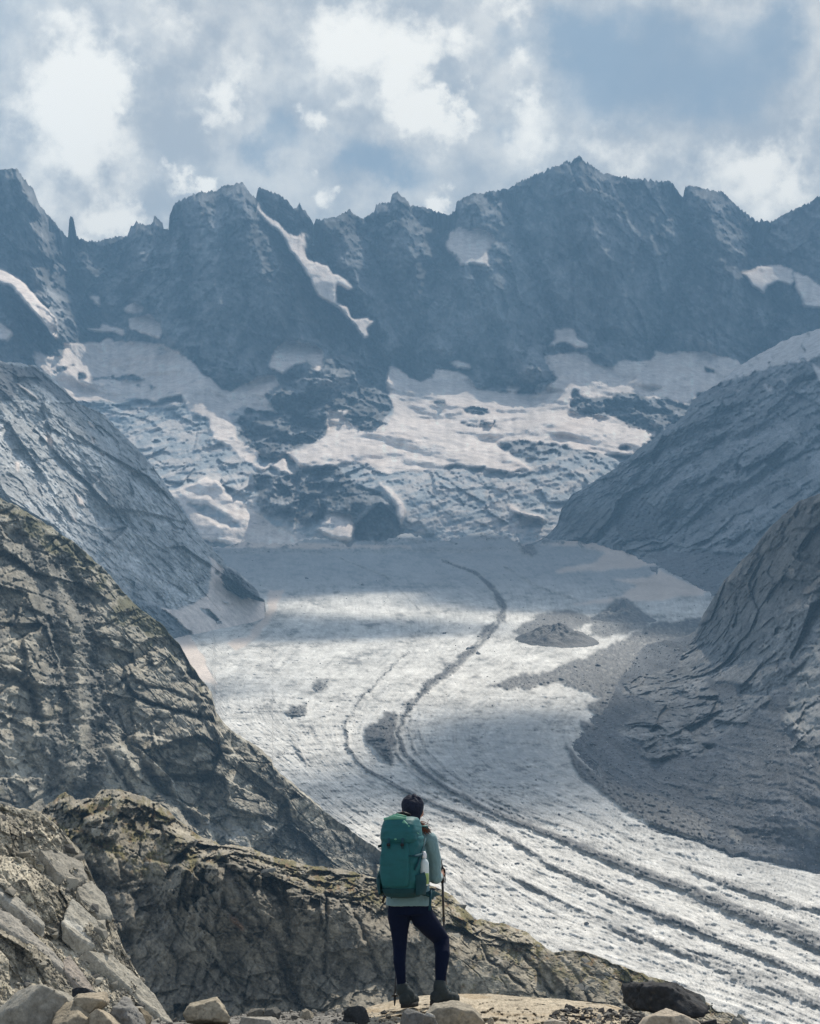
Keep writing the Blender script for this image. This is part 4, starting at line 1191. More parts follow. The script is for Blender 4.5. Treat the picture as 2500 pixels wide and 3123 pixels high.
def build_cliff():
    edge = poly_y(L2_EDGE)
    lip = poly_y([(-150, 2620), (100, 2600), (250, 2600), (340, 2640), (480, 2690), (560, 2700), (650, 2640), (700, 2600), (820, 2650), (880, 2700), (1000, 2720), (1120, 2760), (1300, 2800), (1500, 2900), (1700, 2990), (1900, 3050), (2100, 3090), (2500, 3200)])
    pts = []
    for xx in (-150, 100, 300, 500, 700, 900, 1100, 1300, 1500, 1750, 2000, 2300):
        k = 1 - .10 * (xx - 600) / 1700.
        e, l = float(edge(xx)), float(lip(xx))
        far = 248 if xx < 1400 else 248 - 18 * min(1, (xx - 1400) / 300.)
        pts += [(xx, e - 10, far * k), (xx, l, 222 * k)]
        pts += [(xx, 3140, (203 if xx < 1300 else 212) * k)]
        if l < 2900:
            pts += [(xx, (l + 3140) / 2, (213 if xx < 1300 else 214) * k)]
    s = Sheet(-150, 2420, 3.0, 230, edge, lambda x: np.maximum(3150 + 0 * x, edge(x) + 20), depth_field(pts), rough=(6, .035), seed=23)
    x, y, P = s.x, s.y, s.P0
    wq = np.stack([x * .02, y * .02, x * 0], -1)
    w1 = fbm(wq, 4, 231, gain=.6); w2 = fbm(wq * 5, 3, 232, gain=.6)
    wx, wy = x + 9 * w1 + 3 * w2, y + 9 * fbm(wq + 5, 4, 233, gain=.6) + 3 * w2
    c6 = lambda p: crop(600, 2400, p, 700. / 1726.)
    c0 = lambda p: crop(0, 2300, p, 700. / 1726.)
    cr = lambda p: crop(1250, 1900, p)
    gul = np.zeros(x.shape)
    for pts_, wd, am in ((c6([(60, 480), (270, 640), (290, 720), (420, 920), (560, 1130), (650, 1300), (720, 1500), (790, 1700)]), 12, 1.0), (c6([(520, 650), (620, 820), (680, 1010), (690, 1250)]), 7, .7),
                         (c6([(310, 640), (400, 720), (430, 800), (400, 700), (490, 620)]), 4, .6), (c6([(960, 800), (990, 950), (970, 1180), (960, 1400)]), 5, .6), (c6([(0, 1100), (110, 1250), (200, 1400), (370, 1500)]), 5, .6),
                         (c0([(650, 830), (720, 930), (780, 1010), (830, 1130), (930, 1300), (960, 1480), (1000, 1603)]), 16, 1.0), (c0([(700, 580), (770, 480), (800, 450)]), 5, .6), (c0([(880, 780), (910, 880), (1020, 950)]), 6, .6),
                         (c0([(1100, 1120), (1190, 1180), (1150, 1330)]), 30, .8), (c0([(840, 1010), (960, 1000), (1100, 980), (1190, 1000)]), 5, .7), (cr([(400, 1330), (520, 1450), (600, 1560)]), 6, .7), (cr([(270, 1290), (330, 1420), (480, 1530)]), 5, .6),
                         (c6([(1130, 870), (1250, 1080), (1330, 1300), (1420, 1500)]), 6, .6), (cr([(620, 1400), (700, 1480), (760, 1600)]), 6, .6)):
        d, t = dist_line(wx, wy, pts_)
        gul = np.maximum(gul, am * np.exp(-(d / wd) ** 2))
    blk = np.zeros(x.shape)
    for pl, am in ((c0([(630, 480), (740, 450), (880, 480), (900, 560), (860, 640), (740, 650), (640, 560)]), 1.0), (c0([(600, 680), (680, 660), (800, 720), (870, 800), (920, 930), (880, 1010), (740, 850), (640, 790)]), .8),
                   (c0([(1130, 800), (1350, 830), (1600, 1010), (1580, 1050), (1400, 1050), (1200, 1150), (1110, 980)]), 1.0), (c0([(1210, 520), (1350, 570), (1480, 640), (1420, 780), (1280, 720)]), .8),
                   (c6([(170, 480), (350, 520), (520, 580), (500, 640), (330, 640), (270, 640)]), .8), (c6([(0, 560), (160, 580), (190, 720), (120, 740), (0, 650)]), .9), (c6([(0, 870), (180, 900), (330, 1030), (480, 1130), (620, 1250), (640, 1600), (400, 1600), (150, 1300), (0, 1200)]), .8),
                   (c6([(700, 820), (960, 800), (960, 1000), (700, 1050)]), .7), (c6([(980, 830), (1140, 850), (1260, 1200), (1000, 1250)]), .7), (c0([(850, 260), (960, 270), (1200, 380), (1000, 500), (860, 420)]), .8),
                   (cr([(560, 1420), (640, 1400), (760, 1480), (860, 1540), (900, 1640), (700, 1600)]), .7), (cr([(300, 1300), (430, 1270), (520, 1350), (420, 1350)]), .6), (c0([(440, 340), (560, 350), (660, 400), (560, 470), (430, 420)]), .8)):
        blk += am * blur(inside(wx, wy, pl).astype(float), 1)
    T = rot(P, 'Y', .75)
    hk, tk = rocky(P * FLAT, 4.6, 235, .75, (1.25, 1.1, .95), 5, 2.2, .30, .8)
    fs = fissures(P * FLAT, [(.70, .2, .60), (.85, .1, -.30), (.2, .2, 1.0)], (5.2, 3.6, 5.0), .22, 236)
    fs = np.maximum(fs, .7 * fissures(P * FLAT, [(.75, .2, .62), (.70, .1, -.70)], (1.9, 1.6), .10, 237))
    b3, R3, e3 = blocks(P * FLAT / .45, 239, 1.0, 1.3, .6, .2)
    big = fbm(P * FLAT / 11., 4, 241)
    fine = fbm(P * FLAT / .35, 4, 243, gain=.6)
    terr = sstep((lip(x) + 14 * w1 - y), -25, 25)
    right = sstep(x, 1280, 1450)
    soft = right * .55
    h = 2.0 * big * (1 - .5 * terr) - 1.1 * gul * (1 - .6 * terr) * (1 + .8 * w1) + 1.2 * blk + 1.35 * hk * (1 - soft) + .03 * b3 + .03 * fine - .5 * fs * (1 - .6 * terr)
    s.relief(h * (.35 + .65 * sstep(s.t, 0, .04)), floor=.22)
    tone = fbm(T * np.array([1 / 6., 1 / 6., 1 / 3.]), 5, 245, gain=.6)
    c = const(s, (0.195, 0.175, 0.138)) * (1 + .24 * tone[..., None] + .45 * tk[..., None] + .16 * (R3[..., :1] - .5))
    c = mixc(c, (0.275, 0.246, 0.190) * (1 + .3 * tone[..., None] + .4 * tk[..., None]), np.clip(terr * .75 + right * .92, 0, 1))
    gr = grain(s, 851, (4.0, 12.0, 40.0))
    c = mottled(c, gr, .36, (.045, .045, .042), .55)
    c = mixc(c, (0.06, 0.062, 0.065), sstep(tone + .45 * fine, .25, .75) * .6 * (1 - .6 * right))
    c = mixc(c, (0.30, 0.29, 0.27), sstep(fbm(P / 2.2 + 9, 5, 247, gain=.62), .38, .6) * .5)
    rust = inside(wx, wy, c6([(235, 950), (290, 980), (350, 1050), (350, 1090), (300, 1060), (260, 1010)]))
    c = mixc(c, (0.27, 0.16, 0.10), blur(rust.astype(float), 2) * .7)
    veg = sstep(fbm(wq * .9 + 17, 5, 249, gain=.62) + .35 * w2, -.12, .25) * terr
    veg = np.maximum(veg, .85 * sstep(fbm(wq * 1.5 + 3, 4, 251) + w2 * .4, .3, .55) * right)
    turf = fbm(wq * 2.2 + 31, 4, 253)
    vc = mixc(const(s, (0.125, 0.108, 0.036)), (0.165, 0.100, 0.045), sstep(turf, .05, .4)) * np.clip(1 + .5 * gr, .4, 1.6)[..., None]
    veg = veg * (1 - .5 * np.clip(blk, 0, 1))
    c = c * (1 - .85 * veg[..., None]) + vc * .85 * veg[..., None]
    s.terr = terr; s.veg = veg; s.gul = gul
    LAND['cliff'] = s
    o = s.build("cliff", M_CLIFF, np.clip(c, .02, .6), back_len=40, back=(-.1, 1, -.45), skirt=8)
    tag(o, "dark fractured cliff under a mossy brown terrace, below and behind the hiker", "cliff", kind='structure')


build_cliff()

# ---- rubble slope at the lower left
M_RUBBLE = terrain_mat("rubble_slope_rock", 5.0, bump=0.7, bump_dist=0.06, vary=0.30)


def build_rubble_slope():
    pf = plane_field((.52, -.40, .75), 250, 2800, 78)
    s = Sheet(-150, 560, 2.4, 300, poly_y(L3_EDGE), lambda x: np.maximum(3160 + 0 * x, poly_y(L3_EDGE)(x) + 10), pf, rough=(6, .05), seed=29)
    x, y, P = s.x, s.y, s.P0
    T = rot(P, 'Y', .92)
    hk, tk = rocky(P * FLAT, 1.3, 261, .98, (2.0, .9, .65), 4, 2.2, .34, .9)
    b3, R3, e3 = blocks(P / .16, 265, 1.0, 1.3, .6, .2)
    big = fbm(P / 5., 4, 267)
    fine = fbm(P / .1, 3, 269)
    h = .6 * big + hk + .03 * b3
    s.relief(h * (.35 + .65 * sstep(s.t, 0, .04)), floor=.25)
    tone = fbm(T * np.array([1 / 3., 1 / 2., 1 / 1.2]), 5, 271, gain=.6)
    c = const(s, (0.345, 0.312, 0.245)) * (1 + .22 * tone[..., None] + .55 * tk[..., None] + .3 * (R3[..., :1] - .5))
    c = mottled(c, grain(s, 861), .40, (.05, .048, .042), .65)
    c = mixc(c, (0.10, 0.095, 0.085), sstep(tone + .3 * fine, .25, .7) * .7)
    wq = np.stack([x * .02, y * .02, x * 0], -1)
    veg = sstep(fbm(wq + 17, 5, 273, gain=.62), .25, .55)
    c = mixc(c, (0.11, 0.10, 0.05), veg * .5)
    LAND['rubble_slope'] = s
    o = s.build("rubble_slope", M_RUBBLE, np.clip(c, .02, .6), back_len=20, back=(-.2, 1, -.6), skirt=4)
    tag(o, "rubble slope of tilted broken slabs at lower left", "slope", kind='structure')


build_rubble_slope()

# ---- foreground ledge under the hiker
M_LEDGE = terrain_mat("pale_ledge_rock", 22.0, bump=0.6, bump_dist=0.02, vary=0.22)
FG_EDGE = [(-300, 3118), (0, 3116), (300, 3118), (520, 3116), (600, 3114), (690, 3104), (760, 3090), (860, 3086), (950, 3088), (1056, 3084), (1100, 3078), (1170, 3058), (1250, 3042), (1310, 3034), (1400, 3031), (1500, 3031), (1600, 3041), (1700, 3046), (1800, 3057),
           (1880, 3068), (1910, 3084), (1960, 3094), (2100, 3106), (2200, 3128), (2700, 3180)]


def build_ledge():
    ed = poly_y(FG_EDGE)
    pts = []
    for xx in (-300, 300, 700, 1000, 1250, 1400, 1600, 1800, 1950, 2200, 2700):
        e = float(ed(xx))
        crest = float(np.interp(xx, [-300, 600, 1000, 1400, 1900, 2700], [14.3, 14.4, 14.7, 15.2, 15.0, 14.6]))
        pts += [(xx, e, crest), (xx, 3123, 13.75), (xx, 3300, 10.3), (xx, 3600, 7.3)]
    s = Sheet(-280, 2660, 2.8, 105, ed, lambda x: 3560 + 0 * x, depth_field(pts), rough=(2.0, .03), seed=31, p=2.2)
    x, y, P = s.x, s.y, s.P0
    slab = sstep(x, 1040, 1110) * (1 - sstep(x, 1890, 1930))
    big = fbm(P / .5, 4, 281, gain=.55)
    b1, R, e1 = blocks(P / np.array([.34, .30, .16]), 283, 1.0, 1.3, .5, .1)
    b3, R3, e3 = blocks(P / .06, 285, 1.0, 1.2, .6, .18)
    fine = fbm(P / .03, 4, 287, gain=.6)
    h = slab * (.06 * big + .045 * b1 + .006 * fine + .010 * b3) + (1 - slab) * (.05 * big + .02 * b3 + .03 * b1)
    s.relief(h * (.2 + .8 * sstep(s.t, 0.02, .12)), floor=.3)
    tone = fbm(P / .22, 5, 289, gain=.6)
    c = const(s, (0.40, 0.345, 0.26)) * (1 + .22 * tone[..., None] + .14 * (R[..., :1] - .5))
    c = mottled(c, grain(s, 871, (3., 9., 30.)), .34, (.10, .08, .055), .6)
    c = mixc(c, (0.27, 0.19, 0.10), sstep(fbm(P / .35 + 4, 4, 290), .1, .5) * .45)
    c = mixc(c, (0.13, 0.12, 0.10), sstep(tone + .5 * fine, .35, .8) * .75)
    gravel = const(s, (0.155, 0.148, 0.135)) * (1 + .9 * (R3[..., :1] - .5))
    c = c * slab[..., None] + gravel * (1 - slab[..., None])
    LAND['ledge'] = s
    o = s.build("rock_ledge", M_LEDGE, np.clip(c, .03, .6), back_len=4, back=(0, 1, -.9), skirt=1)
    tag(o, "pale rounded rock ledge the hiker stands on", "ledge", kind='structure')


build_ledge()

# ================================================================== STONES
def rock_mat(name, scale, bump=.5, dist=.02, rough=.9):
    return terrain_mat(name, scale, bump=bump, bump_dist=dist, vary=.28, rough=rough)


M_STONE = rock_mat("loose_stone", 14.0)
M_BOULDER = rock_mat("glacier_boulder_rock", 1.2, dist=.2)


def set_col(me, c):
    if 'col' not in me.attributes:
        me.attributes.new('col', 'FLOAT_COLOR', 'POINT')
    a = me.attributes['col']
    c = np.asarray(c, np.float32)
    n = len(me.vertices)
    out = np.ones((n, 4), np.float32)
    out[:, :3] = c
    a.data.foreach_set('color', out.ravel())


def ico(sub):
    bm = bmesh.new()
    bmesh.ops.create_icosphere(bm, subdivisions=sub, radius=1.0)
    V = np.array([v.co[:] for v in bm.verts]); Fc = np.array([[v.index for v in f.verts] for f in bm.faces])
    bm.free()
    return V, Fc


ICO4, ICO4F = ico(5)


def outline_rock(name, outline, Y, depth, color, seed, rough=.05, dark=(.10, .095, .085), dark_amt=.5, lean=.35, mat=None, facets=5, streak=None):
    """a boulder whose outline, seen from the path, is the given one: cut by one plane per edge of the outline, tilted
    to and fro, and by a few more planes in front"""
    rg = np.random.default_rng(seed)
    pts = np.array([at(x, y, Y) for x, y in outline])
    c = pts.mean(0)
    q = pts - c
    if np.cross(q[1][[0, 2]] - q[0][[0, 2]], q[2][[0, 2]] - q[1][[0, 2]]) > 0:
        q = q[::-1]
    planes = []
    n = len(q)
    for i in range(n):
        a, b = q[i], q[(i + 1) % n]
        e = b - a
        nn = np.array([-e[2], 0, e[0]]); nn /= np.linalg.norm(nn) + 1e-9
        h = float(nn @ a)
        if h < 0: nn, h = -nn, -h
        tl = rg.uniform(-lean, lean)
        nv = np.array([nn[0] * math.cos(tl), math.sin(tl), nn[2] * math.cos(tl)])
        planes.append((nv, h * math.cos(tl) + depth * .02))
    for k in range(facets):
        d = np.array([rg.uniform(-.7, .7), -1.0 if k % 2 == 0 else 1.0, rg.uniform(-.2, .7)]); d /= np.linalg.norm(d)
        planes.append((d, depth * rg.uniform(.42, .6)))
    V = ICO4 / np.linalg.norm(ICO4, axis=1, keepdims=True)
    r = np.full(len(V), 1e9)
    for nv, h in planes:
        dn = V @ nv
        r = np.where(dn > 1e-3, np.minimum(r, h / np.maximum(dn, 1e-3)), r)
    size = np.abs(q).max()
    r = np.minimum(r, size * 1.6)
    W = V * r[:, None]
    no = fbm(W / size * 2.2 + seed * 3.1, 5, seed, gain=.55)
    hb, Rb, eb = blocks(W / (size * .55) + seed, seed + 3, .6, 1.0, .4, .08)
    W = W * (1 + rough * no + rough * 1.1 * hb + rough * .5 * fbm(W / size * 9 + seed, 4, seed + 9, gain=.65))[:, None]
    fl = fbm(W / size * 9 + seed, 4, seed + 1, gain=.6)
    gg = fbm(W / size * 5 + seed, 6, seed + 7, gain=.72)
    col = np.ones((len(W), 3)) * np.array(color) * .76 * np.clip(1 + .22 * no + .6 * gg + .2 * fl, .3, 1.7)[:, None]
    dm = sstep(no * .5 + fl * .5 + gg * .6, .10, .7) * dark_amt
    col = col * (1 - dm[:, None]) + np.array(dark) * dm[:, None]
    if streak:
        st = sstep(ridged(W / size * np.array([3., 1., 9.]) + 5, 3, seed + 5), .78, .95)
        col = col * (1 - .6 * st[:, None]) + np.array(streak) * .6 * st[:, None]
    me = mesh_from(name, W, ICO4F, mat or M_STONE, {'col': np.clip(col, .01, .7)})
    o = link(name, me)
    o.location = c
    return o


def hull_rock(seed, flat=(1, 1, .7)):
    rg = np.random.default_rng(seed)
    bm = bmesh.new()
    for _ in range(13):
        v = rg.normal(size=3); v /= np.linalg.norm(v)
        bm.verts.new(v * rg.uniform(.75, 1.1) * np.array(flat))
    bmesh.ops.convex_hull(bm, input=bm.verts)
    for v in [v for v in bm.verts if not v.link_faces]:
        bm.verts.remove(v)
    bmesh.ops.triangulate(bm, faces=bm.faces)
    bm.normal_update()
    V = np.array([v.co[:] for v in bm.verts])
    bm.verts.index_update()
    Fc = np.array([[v.index for v in f.verts] for f in bm.faces])
    bm.free()
    return V, Fc


SHAPES = [hull_rock(100 + i, ((1, .9, .75), (1.2, .8, .5), (.8, .9, 1.0), (1.3, .9, .38))[i % 4]) for i in range(12)]


def spots(sheet, mask, n, seed, pmin, pmax, power=2.2, region=None):
    """n places on a sheet where mask is high, with a size in photograph pixels; largest first"""
    rg = np.random.default_rng(seed)
    w = np.clip(mask, 0, None).copy()
    w[:3] = 0
    w *= (sheet.x > -60) & (sheet.x < 2560) & (sheet.y < 3150)
    if region is not None:
        w *= inside(sheet.x, sheet.y, region)
    p = w.ravel() / w.sum()
    ids = rg.choice(len(p), n, p=p)
    px = pmin + (pmax - pmin) * rg.random(n) ** power
    o = np.argsort(-px)
    return ids[o], px[o], rg


def scatter(sheet, mask, n_things, n_rest, seed, pr, colors, mat, name, label, category, group, rest_name, rest_label, region=None, power=2.2, sink=.25, smalls=(2.0, 6.0), tones=None):
    P = sheet.P.reshape(-1, 3)
    ids, px, rg = spots(sheet, mask, n_things + n_rest, seed, 0, 1, 1.0, region)
    big = pr[0] + (pr[1] - pr[0]) * rg.random(n_things) ** power
    cache = []
    for k, (V, Fc) in enumerate(SHAPES):
        for j, c in enumerate(colors):
            me = mesh_from(name, V, Fc, mat, None, smooth=False)
            set_col(me, np.array(c) * np.random.default_rng(seed + k * 7 + j).uniform(.75, 1.25))
            cache.append(me)
    for i in range(n_things):
        p = P[ids[i]]
        size = big[i] * p[1] / F * .5
        ci = int(rg.integers(len(cache)))
        o = link(name, cache[ci])
        o.location = p + np.array([0, 0, size * (.6 - sink * 2)])
        o.rotation_euler = (rg.uniform(-.5, .5), rg.uniform(-.5, .5), rg.uniform(0, 6.28))
        o.scale = Vector((1, rg.uniform(.8, 1.2), rg.uniform(.8, 1.2))) * size
        size_w = "large" if big[i] > .55 * pr[1] else ("mid-sized" if big[i] > .28 * pr[1] else "small")
        tag(o, size_w + " " + (tones[ci % len(colors)] + " " if tones else "") + label, category, group)
    if n_rest:
        VV, FF, CC = [], [], []
        off = 0
        for i in range(n_things, n_things + n_rest):
            V, Fc = SHAPES[int(rg.integers(len(SHAPES)))]
            p = P[ids[i]]
            size = (smalls[0] + (smalls[1] - smalls[0]) * rg.random() ** 2.5) * p[1] / F * .5
            M = np.array(Matrix.Rotation(rg.uniform(0, 6.28), 3, 'Z') @ Matrix.Rotation(rg.uniform(-.6, .6), 3, 'X'))
            VV.append((V @ M.T) * size + p + np.array([0, 0, size * .1]))
            FF.append(Fc + off); off += len(V)
            c = np.array(colors[int(rg.integers(len(colors)))]) * rg.uniform(.65, 1.35)
            CC.append(np.repeat(c[None], len(V), 0))
        me = mesh_from(rest_name, np.concatenate(VV), np.concatenate(FF), mat, {'col': np.concatenate(CC)}, smooth=False)
        tag(link(rest_name, me), rest_label, None, None, 'stuff')


def scatter_all():
    g = LAND['glacier']
    on_ice = np.clip(g.deb, 0, 1) ** 2 * (1.0 + 2.0 * (g.y < 2450) * (g.x < 1600)) + .05
    scatter(g, on_ice * (1 - .8 * g.snow), 260, 5200, 401, (5.5, 22), [(.17, .17, .175), (.13, .13, .135), (.22, .22, .22)], M_BOULDER, "boulder",
            "boulder stranded on the glacier ice or a moraine stripe", "boulder", "boulders scattered over the glacier", "moraine_debris", "scattered dark stones and grit on the glacier ice", power=3.0, smalls=(1.8, 7.0), tones=("grey", "dark", "light grey"))
    r = LAND['right_spur']
    scatter(r, r.scree ** 2, 150, 6000, 402, (6, 30), [(.20, .20, .205), (.15, .15, .155), (.27, .265, .26)], M_BOULDER, "scree_boulder",
            "boulder lying on the scree fan at right", "boulder", "boulders on the right scree fan", "scree", "fine grey scree under the right spur", power=2.5, smalls=(2, 9), tones=("grey", "dark grey", "pale grey"))
    l = LAND['left_spur']
    scatter(l, l.scree ** 2 + .03, 120, 3600, 403, (8, 26), [(.25, .23, .19), (.17, .16, .135), (.33, .305, .255)], M_BOULDER, "spur_stone",
            "angular stone caught in a gully or ledge of the left spur", "stone", "stones on the left spur", "spur_scree", "stony scree filling the gullies of the left spur", power=2.5, smalls=(2, 8), tones=("tan", "brown", "pale"))
    c = LAND['cliff']
    scatter(c, c.terr * (1 - .5 * np.clip(c.gul, 0, 1)), 90, 1500, 404, (12, 60), [(.20, .19, .165), (.15, .145, .13), (.28, .265, .225)], M_STONE, "terrace_boulder",
            "boulder bedded in the mossy terrace above the dark cliff", "boulder", "boulders on the mossy terrace", "terrace_stones", "small stones strewn over the mossy terrace", power=1.8, sink=.40, smalls=(2.5, 9), tones=("brown-grey", "dark", "pale weathered"))
    scatter(c, np.clip(c.gul - .3, 0, 1) * (1 - c.terr), 30, 900, 405, (10, 40), [(.16, .15, .14), (.12, .115, .11)], M_STONE, "gully_stone",
            "stone jammed in a gully of the cliff", "stone", "stones in the cliff gullies", "gully_rubble", "small rubble in the cliff gullies", power=2.5, sink=.3, smalls=(2.5, 9), tones=("brown-grey", "dark"))
    u = LAND['rubble_slope']
    scatter(u, np.ones(u.x.shape), 280, 4200, 406, (10, 62), [(.25, .23, .19), (.19, .178, .15), (.33, .305, .25), (.11, .105, .095)], M_STONE, "rubble_stone",
            "angular stone loose on the rubble slope at lower left", "stone", "stones of the rubble slope", "rubble", "small broken stones covering the rubble slope", power=2.6, sink=.3, smalls=(3.5, 14), tones=("tan", "brown", "pale", "dark"))


scatter_all()


def plate(name, outline, label, color, thick, seed, lift=.25, group=None, vein=False, tip=(0, 0, -1)):
    """a tilted rock slab lying on the rubble slope: its upper face has the given outline"""
    pf = plane_field((.52, -.40, .75), 250, 2800, 78)
    n = np.array((.52, -.40, .75)); n /= np.linalg.norm(n)
    top = [np.array(at(x, y, float(pf(x, y)) - lift)) for x, y in outline]
    c = np.mean(top, 0)
    bm = bmesh.new()
    vs_ = [bm.verts.new(p - c) for p in top]
    f = bm.faces.new(vs_)
    ex = bmesh.ops.extrude_face_region(bm, geom=[f])
    mv = [e for e in ex['geom'] if isinstance(e, bmesh.types.BMVert)]
    bmesh.ops.translate(bm, verts=mv, vec=Vector(np.array(tip, float) * thick))
    bmesh.ops.recalc_face_normals(bm, faces=bm.faces)
    bmesh.ops.bevel(bm, geom=list(bm.edges), offset=.05, segments=1, affect='EDGES')
    bmesh.ops.triangulate(bm, faces=bm.faces)
    for _ in range(6):
        long_ = [e for e in bm.edges if e.calc_length() > .10]
        if not long_: break
        bmesh.ops.subdivide_edges(bm, edges=long_, cuts=1)
        bmesh.ops.triangulate(bm, faces=bm.faces)
    V = np.array([v.co[:] for v in bm.verts])
    bm.verts.index_update()
    Fc = np.array([[v.index for v in f.verts] for f in bm.faces])
    bm.normal_update()
    N = np.array([v.normal[:] for v in bm.verts])
    bm.free()
    a = rot(V, 'Y', .98)
    no = fbm(a * np.array([.5, 1.2, 1.6]) + seed, 5, seed, gain=.6)
    fl = fbm(V * 5 + seed, 3, seed + 2)
    gg = fbm(V * 2.6 + seed, 5, seed + 7, gain=.7) + .7 * fbm(a * np.array([1., 4., 6.]) + seed, 4, seed + 8, gain=.6)
    V = V + N * (.10 * no + .02 * fl + .03 * gg)[:, None]
    col = np.ones((len(V), 3)) * np.array(color) * .82 * np.clip(1 + .25 * no + .42 * gg, .3, 1.7)[:, None]
    dm = sstep(no * .5 + .6 * fl + .5 * gg, .15, .75) * .65
    col = col * (1 - dm[:, None]) + np.array((.12, .115, .10)) * dm[:, None]
    if vein:
        d = np.abs((V @ np.array([.55, 0, .75])) - .12 * no + .2)
        vm = (1 - sstep(d, .03, .075)) * .7
        col = col * (1 - vm[:, None]) + np.array((.55, .53, .47)) * vm[:, None]
    me = mesh_from(name, V, Fc, M_STONE, {'col': np.clip(col, .02, .65)}, smooth=False)
    o = link(name, me)
    o.location = c
    return tag(o, label, "rock slab", group)


def build_slabs():
    gp = "tilted slabs of the rubble slope"
    plate("rock_slab", [(262, 2893), (330, 2905), (400, 2960), (470, 3030), (535, 3125), (520, 3128), (440, 3062), (350, 2972)],
          "largest slab, long tilted block with a dark front face and pale upper edge, lower left of the hiker", (.40, .37, .305), 3.2, 501, .8, gp, tip=(-.62, .1, -.78))
    plate("rock_slab", [(187, 2811), (219, 2738), (262, 2770), (312, 2815), (365, 2886), (340, 2890), (284, 2884), (243, 2864)],
          "pale slab crossed by a white vein, just above the largest tilted slab", (.40, .375, .315), .7, 502, .45, gp, vein=True)
    plate("rock_slab", [(114, 2580), (187, 2598), (251, 2622), (266, 2673), (227, 2695), (170, 2657)],
          "broad tan slab highest on the rubble slope, under the mossy terrace", (.33, .305, .255), .8, 503, .35, gp)
    plate("rock_slab", [(231, 2706), (280, 2683), (320, 2730), (343, 2795), (300, 2787), (243, 2738)],
          "tan slab between the highest broad slab and the white-veined slab", (.35, .325, .27), .9, 504, .4, gp)
    plate("rock_slab", [(-40, 2672), (0, 2689), (49, 2726), (138, 2815), (130, 2826), (41, 2762), (0, 2730), (-40, 2700)],
          "narrow slab reaching in from the left edge, upper of two", (.41, .385, .33), .5, 505, .35, gp)
    plate("rock_slab", [(-40, 2760), (0, 2772), (60, 2805), (150, 2885), (205, 2950), (190, 2958), (90, 2875), (0, 2815), (-40, 2795)],
          "narrow slab reaching in from the left edge, lower of two", (.39, .36, .31), .5, 506, .4, gp)
    plate("rock_slab", [(188, 2925), (213, 2908), (262, 2975), (300, 3030), (285, 3040), (235, 3000), (196, 2962)],
          "reddish-tan slab leaning against the left side of the largest slab", (.38, .33, .28), .5, 507, .45, gp)


build_slabs()


